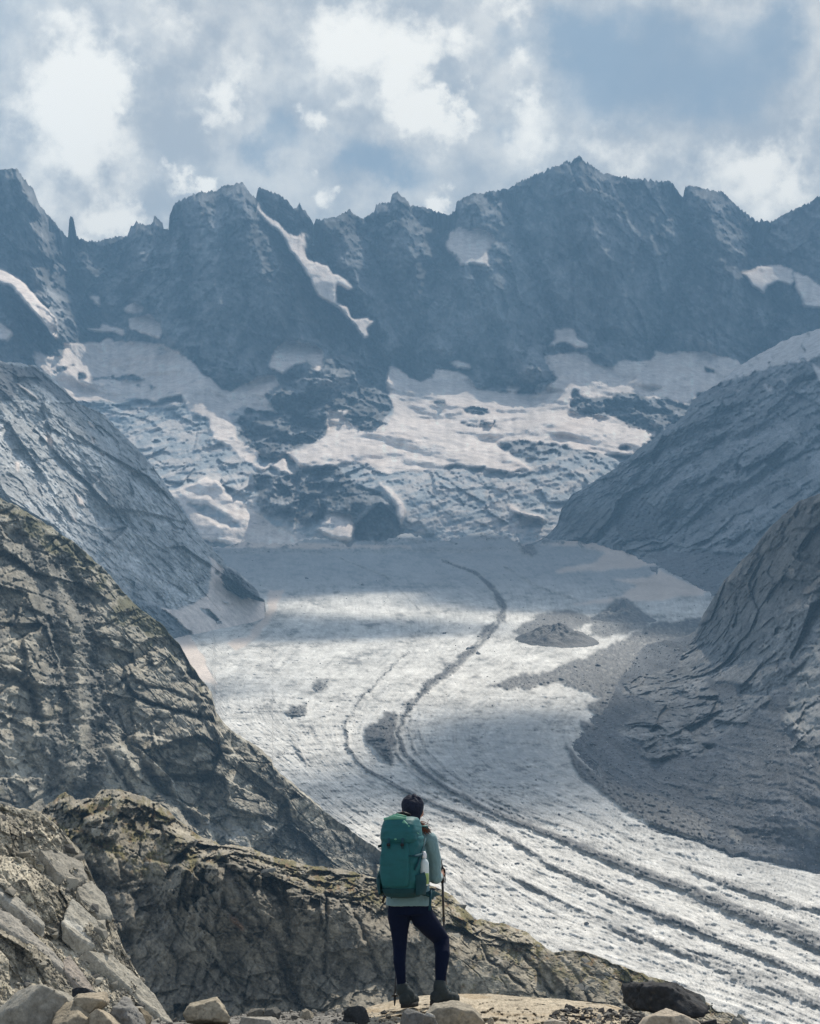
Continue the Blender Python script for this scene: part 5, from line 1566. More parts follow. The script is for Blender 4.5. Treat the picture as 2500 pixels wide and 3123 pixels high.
def build_foreground_rocks():
    gp = "boulders along the front of the ledge"
    R = [("boulder", [(-30, 3140), (-10, 3080), (28, 3050), (60, 3022), (100, 3012), (165, 3018), (212, 3044), (232, 3080), (225, 3140)], 13.1, .42, (.36, .34, .29), 601, "biggest pale grey boulder at the bottom left corner"),
         ("stone", [(221, 3046), (222, 3022), (240, 3015), (270, 3017), (287, 3030), (284, 3046)], 13.35, .12, (.035, .04, .048), 602, "small dark slaty stone behind the saddle-shaped tan rock"),
         ("boulder", [(227, 3050), (235, 3039), (300, 3034), (318, 3036), (326, 3060), (300, 3084), (275, 3099), (240, 3080)], 12.95, .2, (.42, .36, .27), 603, "saddle-shaped tan rock perched on the bottom left boulders"),
         ("boulder", [(150, 3140), (165, 3108), (215, 3080), (240, 3074), (276, 3098), (280, 3140)], 12.85, .26, (.37, .32, .24), 604, "brown-tan boulder under the saddle-shaped rock"),
         ("boulder", [(266, 3140), (272, 3104), (304, 3080), (330, 3096), (362, 3125), (366, 3140)], 12.8, .2, (.43, .37, .28), 605, "low tan rock right of the saddle-shaped rock at the frame's bottom"),
         ("boulder", [(345, 3140), (350, 3090), (366, 3053), (388, 3056), (415, 3085), (432, 3125), (432, 3140)], 13.0, .24, (.27, .265, .25), 606, "rough grey pointed boulder before the largest tilted slab"),
         ("stone", [(414, 3120), (416, 3078), (432, 3074), (445, 3080), (450, 3098), (458, 3108), (452, 3130)], 13.3, .12, (.22, .185, .13), 607, "small brown stone right of the rough pointed boulder"),
         ("boulder", [(570, 3078), (578, 3065), (640, 3046), (658, 3042), (672, 3058), (692, 3105), (690, 3124), (590, 3124), (580, 3105)], 13.5, .26, (.42, .37, .28), 608, "squarish ribbed tan boulder alone between the slab and the ledge"),
         ("boulder", [(754, 3108), (758, 3086), (775, 3078), (804, 3077), (806, 3106)], 13.6, .10, (.20, .19, .165), 609, "flat-topped dark stone at the left end of the ledge"),
         ("stone", [(802, 3100), (812, 3080), (838, 3074), (850, 3088), (848, 3106)], 13.5, .10, (.13, .13, .12), 610, "mossy dark stone beside the flat-topped stone"),
         ("boulder", [(735, 3130), (745, 3108), (790, 3102), (826, 3110), (838, 3130)], 13.0, .14, (.36, .34, .30), 611, "light flat stone lowest at the ledge's left end"),
         ("stone", [(916, 3104), (924, 3086), (936, 3079), (948, 3086), (954, 3104)], 13.4, .09, (.36, .32, .25), 612, "little tan pyramid-shaped stone on the ledge left of the hiker"),
         ("boulder", [(1052, 3106), (1056, 3084), (1072, 3073), (1098, 3070), (1116, 3080), (1122, 3104)], 13.45, .14, (.045, .05, .055), 613, "black stone on the ledge just left of the hiker's boots"),
         ("boulder", [(1230, 3135), (1238, 3092), (1260, 3084), (1300, 3096), (1330, 3118), (1332, 3135)], 12.9, .16, (.17, .17, .165), 614, "flat grey stone below the hiker's left boot"),
         ("boulder", [(1296, 3140), (1302, 3085), (1330, 3068), (1390, 3064), (1440, 3076), (1468, 3105), (1478, 3140)], 13.2, .3, (.36, .325, .26), 615, "rounded tan boulder under the hiker's right boot"),
         ("stone", [(1488, 3130), (1490, 3108), (1496, 3103), (1504, 3108), (1505, 3130)], 12.9, .05, (.34, .31, .25), 616, "upright thumb-sized tan stone at the frame's bottom"),
         ("boulder", [(1925, 3040), (1928, 3018), (1945, 3002), (2000, 2998), (2060, 3004), (2095, 3020), (2130, 3042), (2128, 3075), (2100, 3102), (2080, 3100), (1990, 3085), (1938, 3078)], 13.7, .42, (.040, .043, .048), 617, "big black boulder at the right end of the ledge"),
         ("boulder", [(1955, 3140), (1975, 3105), (2010, 3090), (2060, 3088), (2090, 3100), (2130, 3123), (2140, 3140)], 12.9, .22, (.50, .43, .34), 618, "pinkish pale rock in front of the black boulder"),
         ("stone", [(2130, 3135), (2140, 3119), (2165, 3112), (2183, 3110), (2188, 3135)], 12.9, .09, (.04, .042, .045), 619, "small black stone at the bottom right of the pinkish rock"),
         ("stone", [(1655, 3132), (1662, 3115), (1690, 3111), (1722, 3118), (1730, 3132)], 12.9, .09, (.48, .43, .36), 620, "pale stone at the left end of the dark pebble heap"),
         ("stone", [(1296, 3094), (1302, 3088), (1320, 3094), (1324, 3104), (1306, 3106)], 12.85, .03, (.55, .53, .48), 621, "white chip of rock beside the flat grey stone")]
    for nm, ol, Y, dep, c, sd, lab in R:
        dk = .75 if max(c) > .1 else .15
        o = outline_rock(nm, ol, Y, dep, c, sd, rough=.07 if sd not in (606, 617) else .12, dark_amt=dk, streak=(.12, .10, .08) if sd in (608, 617) else None)
        tag(o, lab, nm, gp)
    # the heap of dark pebbles and the gravel of the ledge
    s = LAND['ledge']
    heap = inside(s.x, s.y, [(1668, 3110), (1700, 3078), (1780, 3074), (1900, 3085), (1960, 3095), (1975, 3130), (1660, 3130)]) * 1.0
    scatter(s, heap, 110, 420, 701, (14, 34), [(.06, .06, .06), (.10, .095, .09), (.045, .047, .05), (.20, .19, .17)], M_STONE, "pebble",
            "flat pebble in the dark heap beside the black boulder", "pebble", "pebbles of the dark heap", "pebble_heap_grit", "small dark pebbles heaped left of the black boulder", power=1.6, smalls=(5, 14), sink=.2, tones=("dark", "brown-grey", "blackish", "pale"))
    left = inside(s.x, s.y, [(480, 3100), (1060, 3080), (1110, 3085), (1240, 3090), (1290, 3125), (480, 3150)]) * 1.0 + inside(s.x, s.y, [(1440, 3110), (1660, 3100), (1660, 3130), (1440, 3135)]) * .5
    scatter(s, left, 120, 700, 702, (10, 30), [(.20, .19, .165), (.12, .115, .105), (.34, .32, .28), (.07, .07, .068)], M_STONE, "ledge_stone",
            "stone loose on the gravelly part of the ledge", "stone", "loose stones on the ledge", "ledge_gravel", "gravel on the rock ledge", power=2.2, smalls=(4, 12), sink=.2, tones=("brown", "dark brown", "pale", "black"))


build_foreground_rocks()

# ================================================================== THE HIKER
def plain_mat(name, color, rough=.8, bump=.0, scale=200.0, vary=.12, spec=.25, sheen=0.0):
    m = bpy.data.materials.new(name)
    m.use_nodes = True
    T = NT(m.node_tree)
    b = m.node_tree.nodes['Principled BSDF']
    tc = T.n('ShaderNodeTexCoord')
    n = T.noise(tc.outputs['Object'], scale, 4.0, .6)
    n2 = T.noise(tc.outputs['Object'], scale * .07, 4.0, .6)
    v = T.math('MULTIPLY', T.ramp(n, .3, .7, 1 - vary, 1 + vary, False), T.ramp(n2, .3, .7, 1 - vary, 1 + vary, False))
    g = T.n('ShaderNodeCombineXYZ')
    for i in range(3):
        T.link(v, g.inputs[i])
    T.link(T.mix(1.0, color, g.outputs[0], 'MULTIPLY'), b.inputs['Base Color'])
    b.inputs['Roughness'].default_value = rough
    b.inputs['Specular IOR Level'].default_value = spec
    b.inputs['Sheen Weight'].default_value = sheen
    if bump:
        bp = T.n('ShaderNodeBump'); bp.inputs['Strength'].default_value = bump; bp.inputs['Distance'].default_value = .004
        T.link(n, bp.inputs['Height']); T.link(bp.outputs[0], b.inputs['Normal'])
    return m


YP = 14.35


def W(px, py, dy=0.0):
    return Vector(at(px, py, YP + dy))


def tube_bm(bm, pts, radii, seg=14, flat=None, caps=True):
    """closed tapered tube along points; flat=(fx, fy) squeezes the section"""
    rings = []
    n = len(pts)
    for i, p in enumerate(pts):
        p = Vector(p)
        d = (Vector(pts[min(i + 1, n - 1)]) - Vector(pts[max(i - 1, 0)])).normalized()
        up = Vector((0, 1, 0)) if abs(d.y) < .9 else Vector((0, 0, 1))
        a = d.cross(up).normalized(); b = a.cross(d).normalized()
        r = radii[i] if not isinstance(radii, (int, float)) else radii
        rx, ry = r if isinstance(r, (tuple, list)) else (r, r)
        rings.append([bm.verts.new(p + a * (rx * math.cos(t)) + b * (ry * math.sin(t))) for t in [2 * math.pi * k / seg for k in range(seg)]])
    for q0, q1 in zip(rings[:-1], rings[1:]):
        for k in range(seg):
            bm.faces.new((q0[k], q0[(k + 1) % seg], q1[(k + 1) % seg], q1[k]))
    if caps:
        bm.faces.new(rings[0][::-1]); bm.faces.new(rings[-1])


def ball_bm(bm, c, r, sub=3):
    M = Matrix.Translation(Vector(c)) @ Matrix.Diagonal((*((r, r, r) if isinstance(r, (int, float)) else r), 1))
    bmesh.ops.create_icosphere(bm, subdivisions=sub, radius=1.0, matrix=M)


def limb(bm, pts, radii, seg=14):
    tube_bm(bm, pts, radii, seg)
    for p, r in zip(pts, radii):
        ball_bm(bm, p, r if isinstance(r, (int, float)) else (r[0], r[1], min(r)), 2)


def fused(name, bm, mat, parent=None, voxel=.007, smooth=6, wrinkle=0.0, wscale=(30, 30, 30), seed=1):
    """overlapping closed pieces fused into one continuous skin"""
    bmesh.ops.recalc_face_normals(bm, faces=bm.faces)
    me = bpy.data.meshes.new(name)
    bm.to_mesh(me); bm.free()
    o = bpy.data.objects.new(name, me)
    COL.objects.link(o)
    r = o.modifiers.new("fuse", 'REMESH'); r.mode = 'VOXEL'; r.voxel_size = voxel; r.use_smooth_shade = True
    sm = o.modifiers.new("smooth", 'SMOOTH'); sm.factor = .5; sm.iterations = smooth
    dg = bpy.context.evaluated_depsgraph_get()
    ev = o.evaluated_get(dg)
    m2 = bpy.data.meshes.new_from_object(ev, depsgraph=dg)
    o.modifiers.clear()
    o.data = m2
    m2.name = name
    bpy.data.meshes.remove(me)
    m2.materials.clear(); m2.materials.append(mat)
    n = len(m2.vertices)
    if wrinkle:
        co = np.zeros(n * 3, np.float32); m2.vertices.foreach_get('co', co); co = co.reshape(-1, 3)
        no = np.zeros(n * 3, np.float32); m2.vertices.foreach_get('normal', no); no = no.reshape(-1, 3)
        w = ridged(co * np.array(wscale) + seed, 3, seed) - .6
        co = co + no * (wrinkle * w)[:, None]
        m2.vertices.foreach_set('co', np.ascontiguousarray(co, np.float32).ravel())
    m2.polygons.foreach_set('use_smooth', np.ones(len(m2.polygons), bool))
    m2.update()
    if parent:
        o.parent = parent
        o.matrix_parent_inverse = parent.matrix_world.inverted()
    return o


def empty(name, loc, rz=0.0):
    o = bpy.data.objects.new(name, None)
    COL.objects.link(o)
    o.location = loc
    o.rotation_euler = (0, 0, rz)
    o.empty_display_size = .2
    bpy.context.view_layer.update()
    return o


def from_bm(name, bm, mat, parent=None, smooth=True, world=True):
    bmesh.ops.recalc_face_normals(bm, faces=bm.faces)
    me = bpy.data.meshes.new(name)
    bm.to_mesh(me); bm.free()
    me.polygons.foreach_set('use_smooth', np.full(len(me.polygons), smooth))
    me.materials.append(mat)
    o = link(name, me)
    if parent:
        o.parent = parent
        if world:
            o.matrix_parent_inverse = parent.matrix_world.inverted()
    return o


M_SKIN = plain_mat("skin", (.50, .27, .19), .55, .1, 120, .08)
M_SHIRT = plain_mat("pale_teal_shirt", (.16, .265, .285), .9, .25, 400, .06, sheen=.3)
M_LEGGINGS = plain_mat("navy_leggings", (.0035, .007, .024), .85, .1, 500, .12, spec=.1)
M_BOOT = plain_mat("boot_leather", (.028, .037, .040), .8, .4, 150, .25)
M_SOLE = plain_mat("boot_sole", (.02, .02, .02), .85, .2, 200, .15)
M_SCARF = plain_mat("dark_headscarf", (.010, .014, .030), .85, .2, 300, .2)
M_HAIR = plain_mat("brown_hair", (.14, .05, .028), .5, .2, 300, .3)
M_TEAL = plain_mat("teal_pack_fabric", (.005, .092, .103), .62, .25, 260, .12, spec=.35)
M_TEALD = plain_mat("dark_teal_pack_fabric", (.006, .045, .055), .7, .25, 260, .15)
M_TEALL = plain_mat("lit_edge_and_tab_green", (.13, .34, .24), .6, .2, 260, .1)  # brighter green for the sunlit lid edge, shared with the lid tab
M_STRAP = plain_mat("pack_webbing", (.012, .055, .075), .8, .2, 400, .15)
M_BLACK = plain_mat("black_plastic", (.012, .012, .014), .5, 0, 200, .1)
M_POLE = plain_mat("black_pole_shaft", (.018, .016, .018), .35, 0, 200, .1, spec=.5)
M_CLEAR = plain_mat("frosted_bottle", (.55, .62, .62), .25, 0, 100, .05, spec=.6)
M_CAP = plain_mat("white_bottle_cap", (.72, .72, .74), .4, 0, 100, .03)


def build_person():
    root = empty("person", W(1275, 3062, 0))
    tag(root, "person seen from behind in pale shirt and navy leggings, one knee bent, facing the glacier", "person")
    # body: one continuous figure, mostly under the clothes
    bm = bmesh.new()
    hc = W(1258, 2472, .06)
    ball_bm(bm, hc, (.072, .090, .098), 4)                                    # skull
    ball_bm(bm, hc + Vector((-.008, .035, -.055)), (.052, .058, .062), 3)       # jaw
    f = hc + Vector((-.012, .088, -.02))
    limb(bm, [f + Vector((0, 0, .012)), f + Vector((-.003, .014, -.020))], [.009, .012], 8)         # nose
    for sx in (-1, 1):
        ball_bm(bm, f + Vector((sx * .030, -.010, .018)), (.016, .010, .009), 2)                  # brow over the eye
        ball_bm(bm, f + Vector((sx * .031, -.006, .006)), (.012, .009, .007), 2)                  # eye
        ball_bm(bm, hc + Vector((sx * .073, -.004, -.016)), (.010, .020, .030), 2)                # ear
    ball_bm(bm, f + Vector((-.003, -.004, -.052)), (.024, .012, .008), 2)                         # mouth
    limb(bm, [hc + Vector((.002, -.012, -.06)), W(1262, 2538, .03)], [.048, .052])               # neck
    limb(bm, [W(1262, 2545, .03), W(1256, 2620, .04), W(1250, 2690, .03), W(1250, 2725, .0)], [(.10, .07), (.125, .085), (.115, .08), (.115, .08)], 18)
    lsh, rsh = W(1208, 2562, .08), W(1310, 2562, 0)
    limb(bm, [lsh, W(1262, 2555, .03), rsh], [.042, .05, .042])
    relb, rwr = W(1328, 2678, .03), W(1340, 2671, .19)
    limb(bm, [rsh, relb, rwr], [.042, .034, .023])
    lelb, lwr = W(1196, 2672, .15), W(1212, 2688, .36)
    limb(bm, [lsh, lelb, lwr], [.042, .034, .023])
    for hip, knee, ank in ((W(1216, 2785, .02), W(1218, 2895, .03), W(1226, 3015, 0)), (W(1284, 2785, 0), W(1346, 2868, .14), W(1341, 3005, .02))):
        limb(bm, [hip, hip.lerp(knee, .4), knee, knee.lerp(ank, .3), ank], [.052, .044, .034, .030, .020])
    # right hand closed round the pole grip: palm, four fingers and a thumb
    for wr, gp, sd in ((rwr, W(1347, 2661, .25), 1), (lwr, W(1214, 2686, .41), -1)):
        palm = wr.lerp(gp, .55)
        limb(bm, [wr, palm], [(.021, .019), (.034, .016)], 10)
        for k, (ln, dz) in enumerate(((.92, .026), (1.0, .009), (.95, -.008), (.75, -.024))):
            a0 = palm + Vector((sd * .012, .012, dz))
            a1 = gp + Vector((sd * .020, .012 * ln, dz)); a2 = gp + Vector((sd * .004, .024 * ln, dz - .004)); a3 = gp + Vector((-sd * .016, .012, dz - .006))
            limb(bm, [a0, a1, a2, a3], [.0095, .009, .0085, .007], 8)
        limb(bm, [palm + Vector((-sd * .018, -.002, .012)), gp + Vector((-sd * .022, -.004, .022)), gp + Vector((-sd * .006, .016, .030))], [.011, .0095, .008], 8)
    fused("body", bm, M_SKIN, root, .006, 5)
    # shirt
    bm = bmesh.new()
    limb(bm, [W(1262, 2540, .03), W(1262, 2556, .03)], [(.075, .06), (.10, .075)], 18)
    tube_bm(bm, [W(1262, 2546, .03), W(1258, 2590, .04), W(1252, 2640, .04), W(1249, 2690, .03), W(1247, 2725, .01), W(1245, 2752, 0), W(1245, 2762, 0)],
            [(.105, .075), (.150, .098), (.150, .100), (.145, .100), (.158, .114), (.168, .126), (.168, .126)], 28)
    limb(bm, [lsh, W(1262, 2556, .03), rsh], [.058, .066, .060])
    limb(bm, [rsh, rsh.lerp(relb, .45) + Vector((.012, 0, 0)), relb, relb.lerp(rwr, .55), rwr.lerp(relb, .34)], [.060, .052, .047, .041, .036])
    limb(bm, [lsh, lsh.lerp(lelb, .5), lelb, lelb.lerp(lwr, .55), lwr.lerp(lelb, .1)], [.060, .052, .048, .042, .035])
    fused("shirt", bm, M_SHIRT, root, .006, 5, .0075, (13, 13, 9), 5)
    # leggings
    bm = bmesh.new()
    tube_bm(bm, [W(1247, 2738, 0), W(1249, 2765, 0), W(1250, 2790, 0)], [(.135, .092), (.155, .108), (.150, .108)], 24)
    for pts, rr in (([W(1218, 2770, .01), W(1217, 2800, .02), W(1218, 2845, .03), W(1219, 2890, .035), W(1218, 2935, .0), W(1222, 2975, -.01), W(1226, 3018, 0)], [.088, .085, .063, .051, .046, .037, .031]),
                    ([W(1280, 2770, 0), W(1290, 2800, .03), W(1320, 2835, .10), W(1346, 2868, .15), W(1349, 2910, .08), W(1345, 2955, .04), W(1341, 3008, .02)], [.088, .088, .075, .062, .056, .046, .034])):
        limb(bm, pts, rr, 18)
    fused("leggings", bm, M_LEGGINGS, root, .006, 4, .0022, (30, 30, 45), 9)
    # boots: the left one turned away to the right, the right one pointing right
    for ank, heel, toe, sole_y in ((W(1226, 3012, 0), W(1234, 3066, -.03), W(1268, 3056, .16), 3072), (W(1341, 3004, .02), W(1328, 3056, .0), W(1395, 3058, .11), 3066)):
        d = (toe - heel); d.z = 0; ln = d.length; d.normalize()
        side = Vector((-d.y, d.x, 0))
        base = W(0, sole_y, 0).z
        hh = Vector((heel.x, heel.y, base)); tt = hh + d * max(ln, .235)
        bm = bmesh.new()
        limb(bm, [ank + Vector((0, 0, .005)), Vector((ank.x, ank.y, base + .13)), hh + d * .05 + Vector((0, 0, .085))], [.047, .050, .055], 16)
        for k, (t, wz, ww) in enumerate(((.0, .056, .044), (.06, .060, .047), (.11, .052, .050), (.145, .047, .048), (.168, .042, .042))):
            ball_bm(bm, hh + d * t + Vector((0, 0, wz)), (ww, ww, wz * .95), 2)
        limb(bm, [hh + Vector((0, 0, .052)), hh + d * .09 + Vector((0, 0, .055)), hh + d * .165 + Vector((0, 0, .040))], [.041, .046, .040])
        # padded collar and tongue
        limb(bm, [ank + Vector((.0, 0, .012)) + side * .03, ank + Vector((0, 0, .012)) + d * .035, ank + Vector((0, 0, .012)) - side * .03, ank + Vector((0, 0, .014)) - d * .03, ank + Vector((.0, 0, .012)) + side * .03], [.017] * 5, 8)
        bo = fused("boot", bm, M_BOOT, root, .005, 3, .003, (40, 40, 40), 3)
        bm = bmesh.new()
        ring = []
        for z in (.0, .032):
            ring.append([bm.verts.new(hh + d * (.082 + .130 * math.cos(t)) + side * ((.050 - .010 * (math.cos(t) < -.3)) * math.sin(t)) + Vector((0, 0, z + (.012 * max(0, math.cos(t)) ** 4)))) for t in [2 * math.pi * k / 28 for k in range(28)]])
        for k in range(28):
            bm.faces.new((ring[0][k], ring[0][(k + 1) % 28], ring[1][(k + 1) % 28], ring[1][k]))
        bm.faces.new(ring[0][::-1]); bm.faces.new(ring[1])
        from_bm("sole", bm, M_SOLE, bo)
        bm = bmesh.new()
        for k in range(5):
            c = Vector((ank.x, ank.y, base + .125 - k * .017)) + d * (.050 + k * .016)
            tube_bm(bm, [c - side * .026, c + d * .012 + Vector((0, 0, .006)), c + side * .026], .004, 6)
        from_bm("lace", bm, M_STRAP, bo)
    # dark headscarf over the head and the tail of hair blown to the right
    bm = bmesh.new()
    ball_bm(bm, hc + Vector((0, -.012, .018)), (.079, .092, .092), 4)
    ball_bm(bm, hc + Vector((.004, -.030, -.040)), (.058, .062, .058), 3)
    ball_bm(bm, hc + Vector((-.018, .0, .040)), (.066, .08, .074), 3)
    ball_bm(bm, hc + Vector((.022, -.01, .040)), (.062, .07, .070), 3)
    for a_ in range(9):
        ball_bm(bm, hc + Vector((.055 * math.cos(a_ * .7), .02 * math.sin(a_ * 2.1) - .02, .055 + .050 * abs(math.sin(a_ * .7)))), .020, 2)
    limb(bm, [hc + Vector((.0, -.052, -.050)), W(1264, 2532, -.03)], [.045, .036])
    fused("headscarf", bm, M_SCARF, root, .005, 4, .008, (26, 26, 26), 13)
    bm = bmesh.new()
    rg = np.random.default_rng(77)
    for k in range(70):
        a = W(1268 + rg.uniform(-6, 8), 2512 + rg.uniform(-6, 6), -.03 + rg.uniform(-.02, .02))
        e = W(1300 + rg.normal() * 10, 2532 + rg.normal() * 7, -.03 + rg.uniform(-.05, .05))
        m_ = a.lerp(e, .5) + Vector((0, 0, rg.uniform(-.012, .022)))
        tube_bm(bm, [a, a.lerp(m_, .6) + Vector((.0, 0, .004)), m_, e], [.004, .004, .0032, .0012], 5)
    for (x1, y1) in ((1318, 2530), (1308, 2498), (1316, 2538)):
        a = W(1288, 2520, -.03); e = W(x1, y1, -.03)
        tube_bm(bm, [a, a.lerp(e, .5) + Vector((.008, 0, -.012)), e], [.0025, .002, .001], 5)
    from_bm("hair", bm, M_HAIR, root)
    bm = bmesh.new()
    limb(bm, [W(1233, 2475, .06) + Vector((0, 0, .0)), W(1232, 2462, .08)], [.006, .005], 8)
    from_bm("earring", bm, M_CAP, root) if False else bm.free()
    return rwr, lwr


HANDS = build_person()


def build_backpack():
    """modelled in its own frame: x to the wearer's right, y away from the wearer's back (towards the camera), z up"""
    org = W(1243, 2735, -.10)
    yaw = math.radians(-19.0)
    root = empty("backpack", org, yaw)
    tag(root, "tall teal hiking backpack with a lid painted paler where lit, worn on the hiker's back", "backpack")

    def put(o):
        o.parent = root
        return o

    def shell(name, rows, mat, ex=3.2, seg=56, wr=.006, seed=1, parent=None, wsc=(9, 9, 12)):
        """rows: z, half width, y front (away from the back), y back, x shift"""
        V = []; Fc = []
        zs = np.array([r[0] for r in rows])
        zz = np.linspace(zs[0], zs[-1], 60)
        g = lambda k: np.interp(zz, zs, [r[k] for r in rows])
        a, yf, yb, xs = g(1), g(2), g(3), g(4)
        t = np.linspace(0, 2 * np.pi, seg, endpoint=False)
        ct, st = np.cos(t), np.sin(t)
        px_ = np.sign(ct) * np.abs(ct) ** (2 / ex); py_ = np.sign(st) * np.abs(st) ** (2 / ex)
        G = np.stack([xs[:, None] + a[:, None] * px_[None], (-(yf + yb) / 2)[:, None] + ((yf - yb) / 2)[:, None] * py_[None], np.repeat(zz[:, None], seg, 1)], -1)
        n = fbm(G * np.array(wsc) + seed, 4, seed, gain=.55) * .8 + (ridged(G * np.array(wsc) * 1.3 + seed, 3, seed + 3) - .6)
        cen = np.stack([xs, -(yf + yb) / 2, zz], -1)[:, None]
        out = G - cen; out /= np.linalg.norm(out, axis=-1, keepdims=True) + 1e-6
        G = G + out * (wr * n)[..., None]
        V = G.reshape(-1, 3)
        idx = np.arange(len(V)).reshape(60, seg)
        nx_ = np.roll(idx, -1, 1)
        Fc = np.stack([idx[:-1], nx_[:-1], nx_[1:], idx[1:]], -1).reshape(-1, 4)
        b0, b1 = len(V), len(V) + 1
        V = np.concatenate([V, cen[0], cen[-1]])
        tri = [(idx[0, (k + 1) % seg], idx[0, k], b0, b0) for k in range(seg)] + [(idx[-1, k], idx[-1, (k + 1) % seg], b1, b1) for k in range(seg)]
        me = bpy.data.meshes.new(name)
        me.from_pydata([tuple(v) for v in V], [], [tuple(f) for f in Fc] + [tuple(q[:3]) for q in tri])
        me.polygons.foreach_set('use_smooth', np.ones(len(me.polygons), bool))
        me.materials.append(mat)
        me.update()
        o = link(name, me)
        o.parent = parent or root
        return o
    # main bag
    shell("bag", [(0, .060, .15, .03, 0), (.012, .110, .19, .015, 0), (.04, .135, .225, .0, 0), (.12, .150, .25, .0, 0), (.25, .152, .255, .0, 0), (.36, .148, .245, .0, 0), (.43, .145, .225, .0, 0), (.47, .125, .19, .02, 0), (.48, .08, .15, .05, 0)], M_TEAL, wr=.010, seed=21)
    shell("bag_base", [(-.004, .07, .16, .04, 0), (.006, .118, .198, .018, 0), (.035, .139, .229, -.002, 0), (.062, .145, .240, -.002, 0), (.068, .138, .232, .004, 0)], M_TEALD, wr=.003, seed=22)
    # raised front panel
    shell("front_panel", [(.075, .060, .246, .20, -.012), (.085, .096, .256, .20, -.012), (.14, .108, .270, .20, -.012), (.28, .110, .275, .20, -.012), (.36, .104, .265, .20, -.012), (.40, .098, .250, .18, -.012), (.406, .08, .245, .18, -.012)], M_TEAL, ex=5, wr=.007, seed=23)
    # lid
    shell("lid", [(.385, .085, .235, .04, -.002), (.392, .128, .262, .015, -.002), (.42, .142, .275, .0, -.002), (.47, .140, .270, -.01, -.002), (.52, .132, .252, -.015, -.004), (.555, .122, .225, -.01, -.006), (.572, .108, .19, .01, -.008), (.580, .07, .15, .04, -.008)], M_TEAL, wr=.008, seed=24, wsc=(8, 8, 10))
    # sunlit rim of the lid top, the light put into a paler green
    bm = bmesh.new()
    for (x0, x1, y0, z0) in ((-.112, .060, -.205, .566), (-.085, .045, -.165, .580)):
        tube_bm(bm, [(x0, y0, z0 - .006), (x0 * .5 + x1 * .5, y0 - .012, z0 + .006), (x1, y0, z0 - .004)], [(.010, .006), (.016, .008), (.010, .006)], 10)
    put(from_bm("lid_lit_edge", bm, M_TEALL, None))
    bm = bmesh.new()  # lit edge running down the lid's right side, painted pale as well
    tube_bm(bm, [(.045, -.235, .545), (.085, -.235, .505), (.118, -.20, .47), (.130, -.16, .455)], [(.013, .005)] * 4, 8)
    put(from_bm("lid_lit_edge", bm, M_TEALL, None))
    # haul loop, black
    bm = bmesh.new()
    tube_bm(bm, [(-.09, -.05, .575), (-.06, -.06, .600), (-.01, -.06, .606), (.04, -.05, .588)], [(.010, .005)] * 4, 8)
    put(from_bm("haul_loop", bm, M_BLACK, None))
    # small bright logo-like tab on the lid
    bm = bmesh.new()
    ball_bm(bm, (.004, -.283, .418), (.010, .004, .007), 2)
    put(from_bm("lid_tab", bm, M_TEALL, None))
    # side pocket on the right with the bottle, and on the left
    for sx in (1, -1):
        bm = bmesh.new()
        V = []
        n1, n2 = 16, 14
        for j in range(n2):
            row = []
            for i in range(n1):
                u = i / (n1 - 1) * math.pi; v = j / (n2 - 1)
                top = .215 - .05 * (i / (n1 - 1))
                z = .02 + v * (top - .02)
                bul = .055 * (math.sin(u) ** .6) * (.55 + .45 * math.sin(v * 2.6))
                row.append(bm.verts.new((sx * (.138 + bul), -.03 - .19 * (i / (n1 - 1)), z)))
            V.append(row)
        for j in range(n2 - 1):
            for i in range(n1 - 1):
                bm.faces.new((V[j][i], V[j][i + 1], V[j + 1][i + 1], V[j + 1][i]))
        pk = put(from_bm("side_pocket", bm, M_TEALD, None))
        m = pk.modifiers.new("thick", 'SOLIDIFY'); m.thickness = .006
    # compression and lid straps
    for pts in ([(.148, -.03, .33), (.160, -.12, .31), (.150, -.22, .30), (.10, -.268, .30)], [(.148, -.02, .42), (.156, -.10, .36), (.150, -.20, .25), (.135, -.235, .20)],
                [(-.148, -.03, .38), (-.160, -.12, .37), (-.150, -.22, .365)], [(-.148, -.03, .16), (-.160, -.12, .155), (-.150, -.22, .15)]):
        bm = bmesh.new()
        tube_bm(bm, pts, [(.004, .010)] * len(pts), 8)
        put(from_bm("compression_strap", bm, M_STRAP, None))
    for x in (-.05, .055):
        bm = bmesh.new()
        tube_bm(bm, [(x, -.270, .425), (x, -.278, .39), (x, -.276, .35)], [(.009, .003)] * 3, 8)
        st = put(from_bm("lid_strap", bm, M_STRAP, None))
        bm = bmesh.new()
        bmesh.ops.create_cube(bm, size=1.0, matrix=Matrix.Translation((x, -.282, .378)) @ Matrix.Diagonal((.026, .010, .022, 1)))
        bmesh.ops.bevel(bm, geom=list(bm.edges), offset=.003, segments=2, affect='EDGES')
        b = from_bm("buckle", bm, M_BLACK, None); b.parent = st
    bm = bmesh.new()
    bmesh.ops.create_cube(bm, size=1.0, matrix=Matrix.Translation((-.160, -.10, .375)) @ Matrix.Diagonal((.022, .03, .026, 1)))
    bmesh.ops.bevel(bm, geom=list(bm.edges), offset=.004, segments=2, affect='EDGES')
    put(from_bm("buckle", bm, M_BLACK, None))
    # shoulder straps over the shoulders and down under the arms
    for sx in (-1, 1):
        bm = bmesh.new()
        tube_bm(bm, [(sx * .055, -.02, .43), (sx * .075, .03, .505), (sx * .095, .09, .510), (sx * .100, .17, .46), (sx * .095, .20, .36), (sx * .11, .16, .25), (sx * .13, .06, .17), (sx * .135, -.01, .12)],
                [(.024, .010), (.030, .012), (.032, .012), (.030, .012), (.028, .010), (.014, .006), (.010, .005), (.010, .005)], 12)
        put(from_bm("shoulder_strap", bm, M_TEAL if sx > 0 else M_STRAP, None))
    # hip belt with hanging webbing ends
    bm = bmesh.new()
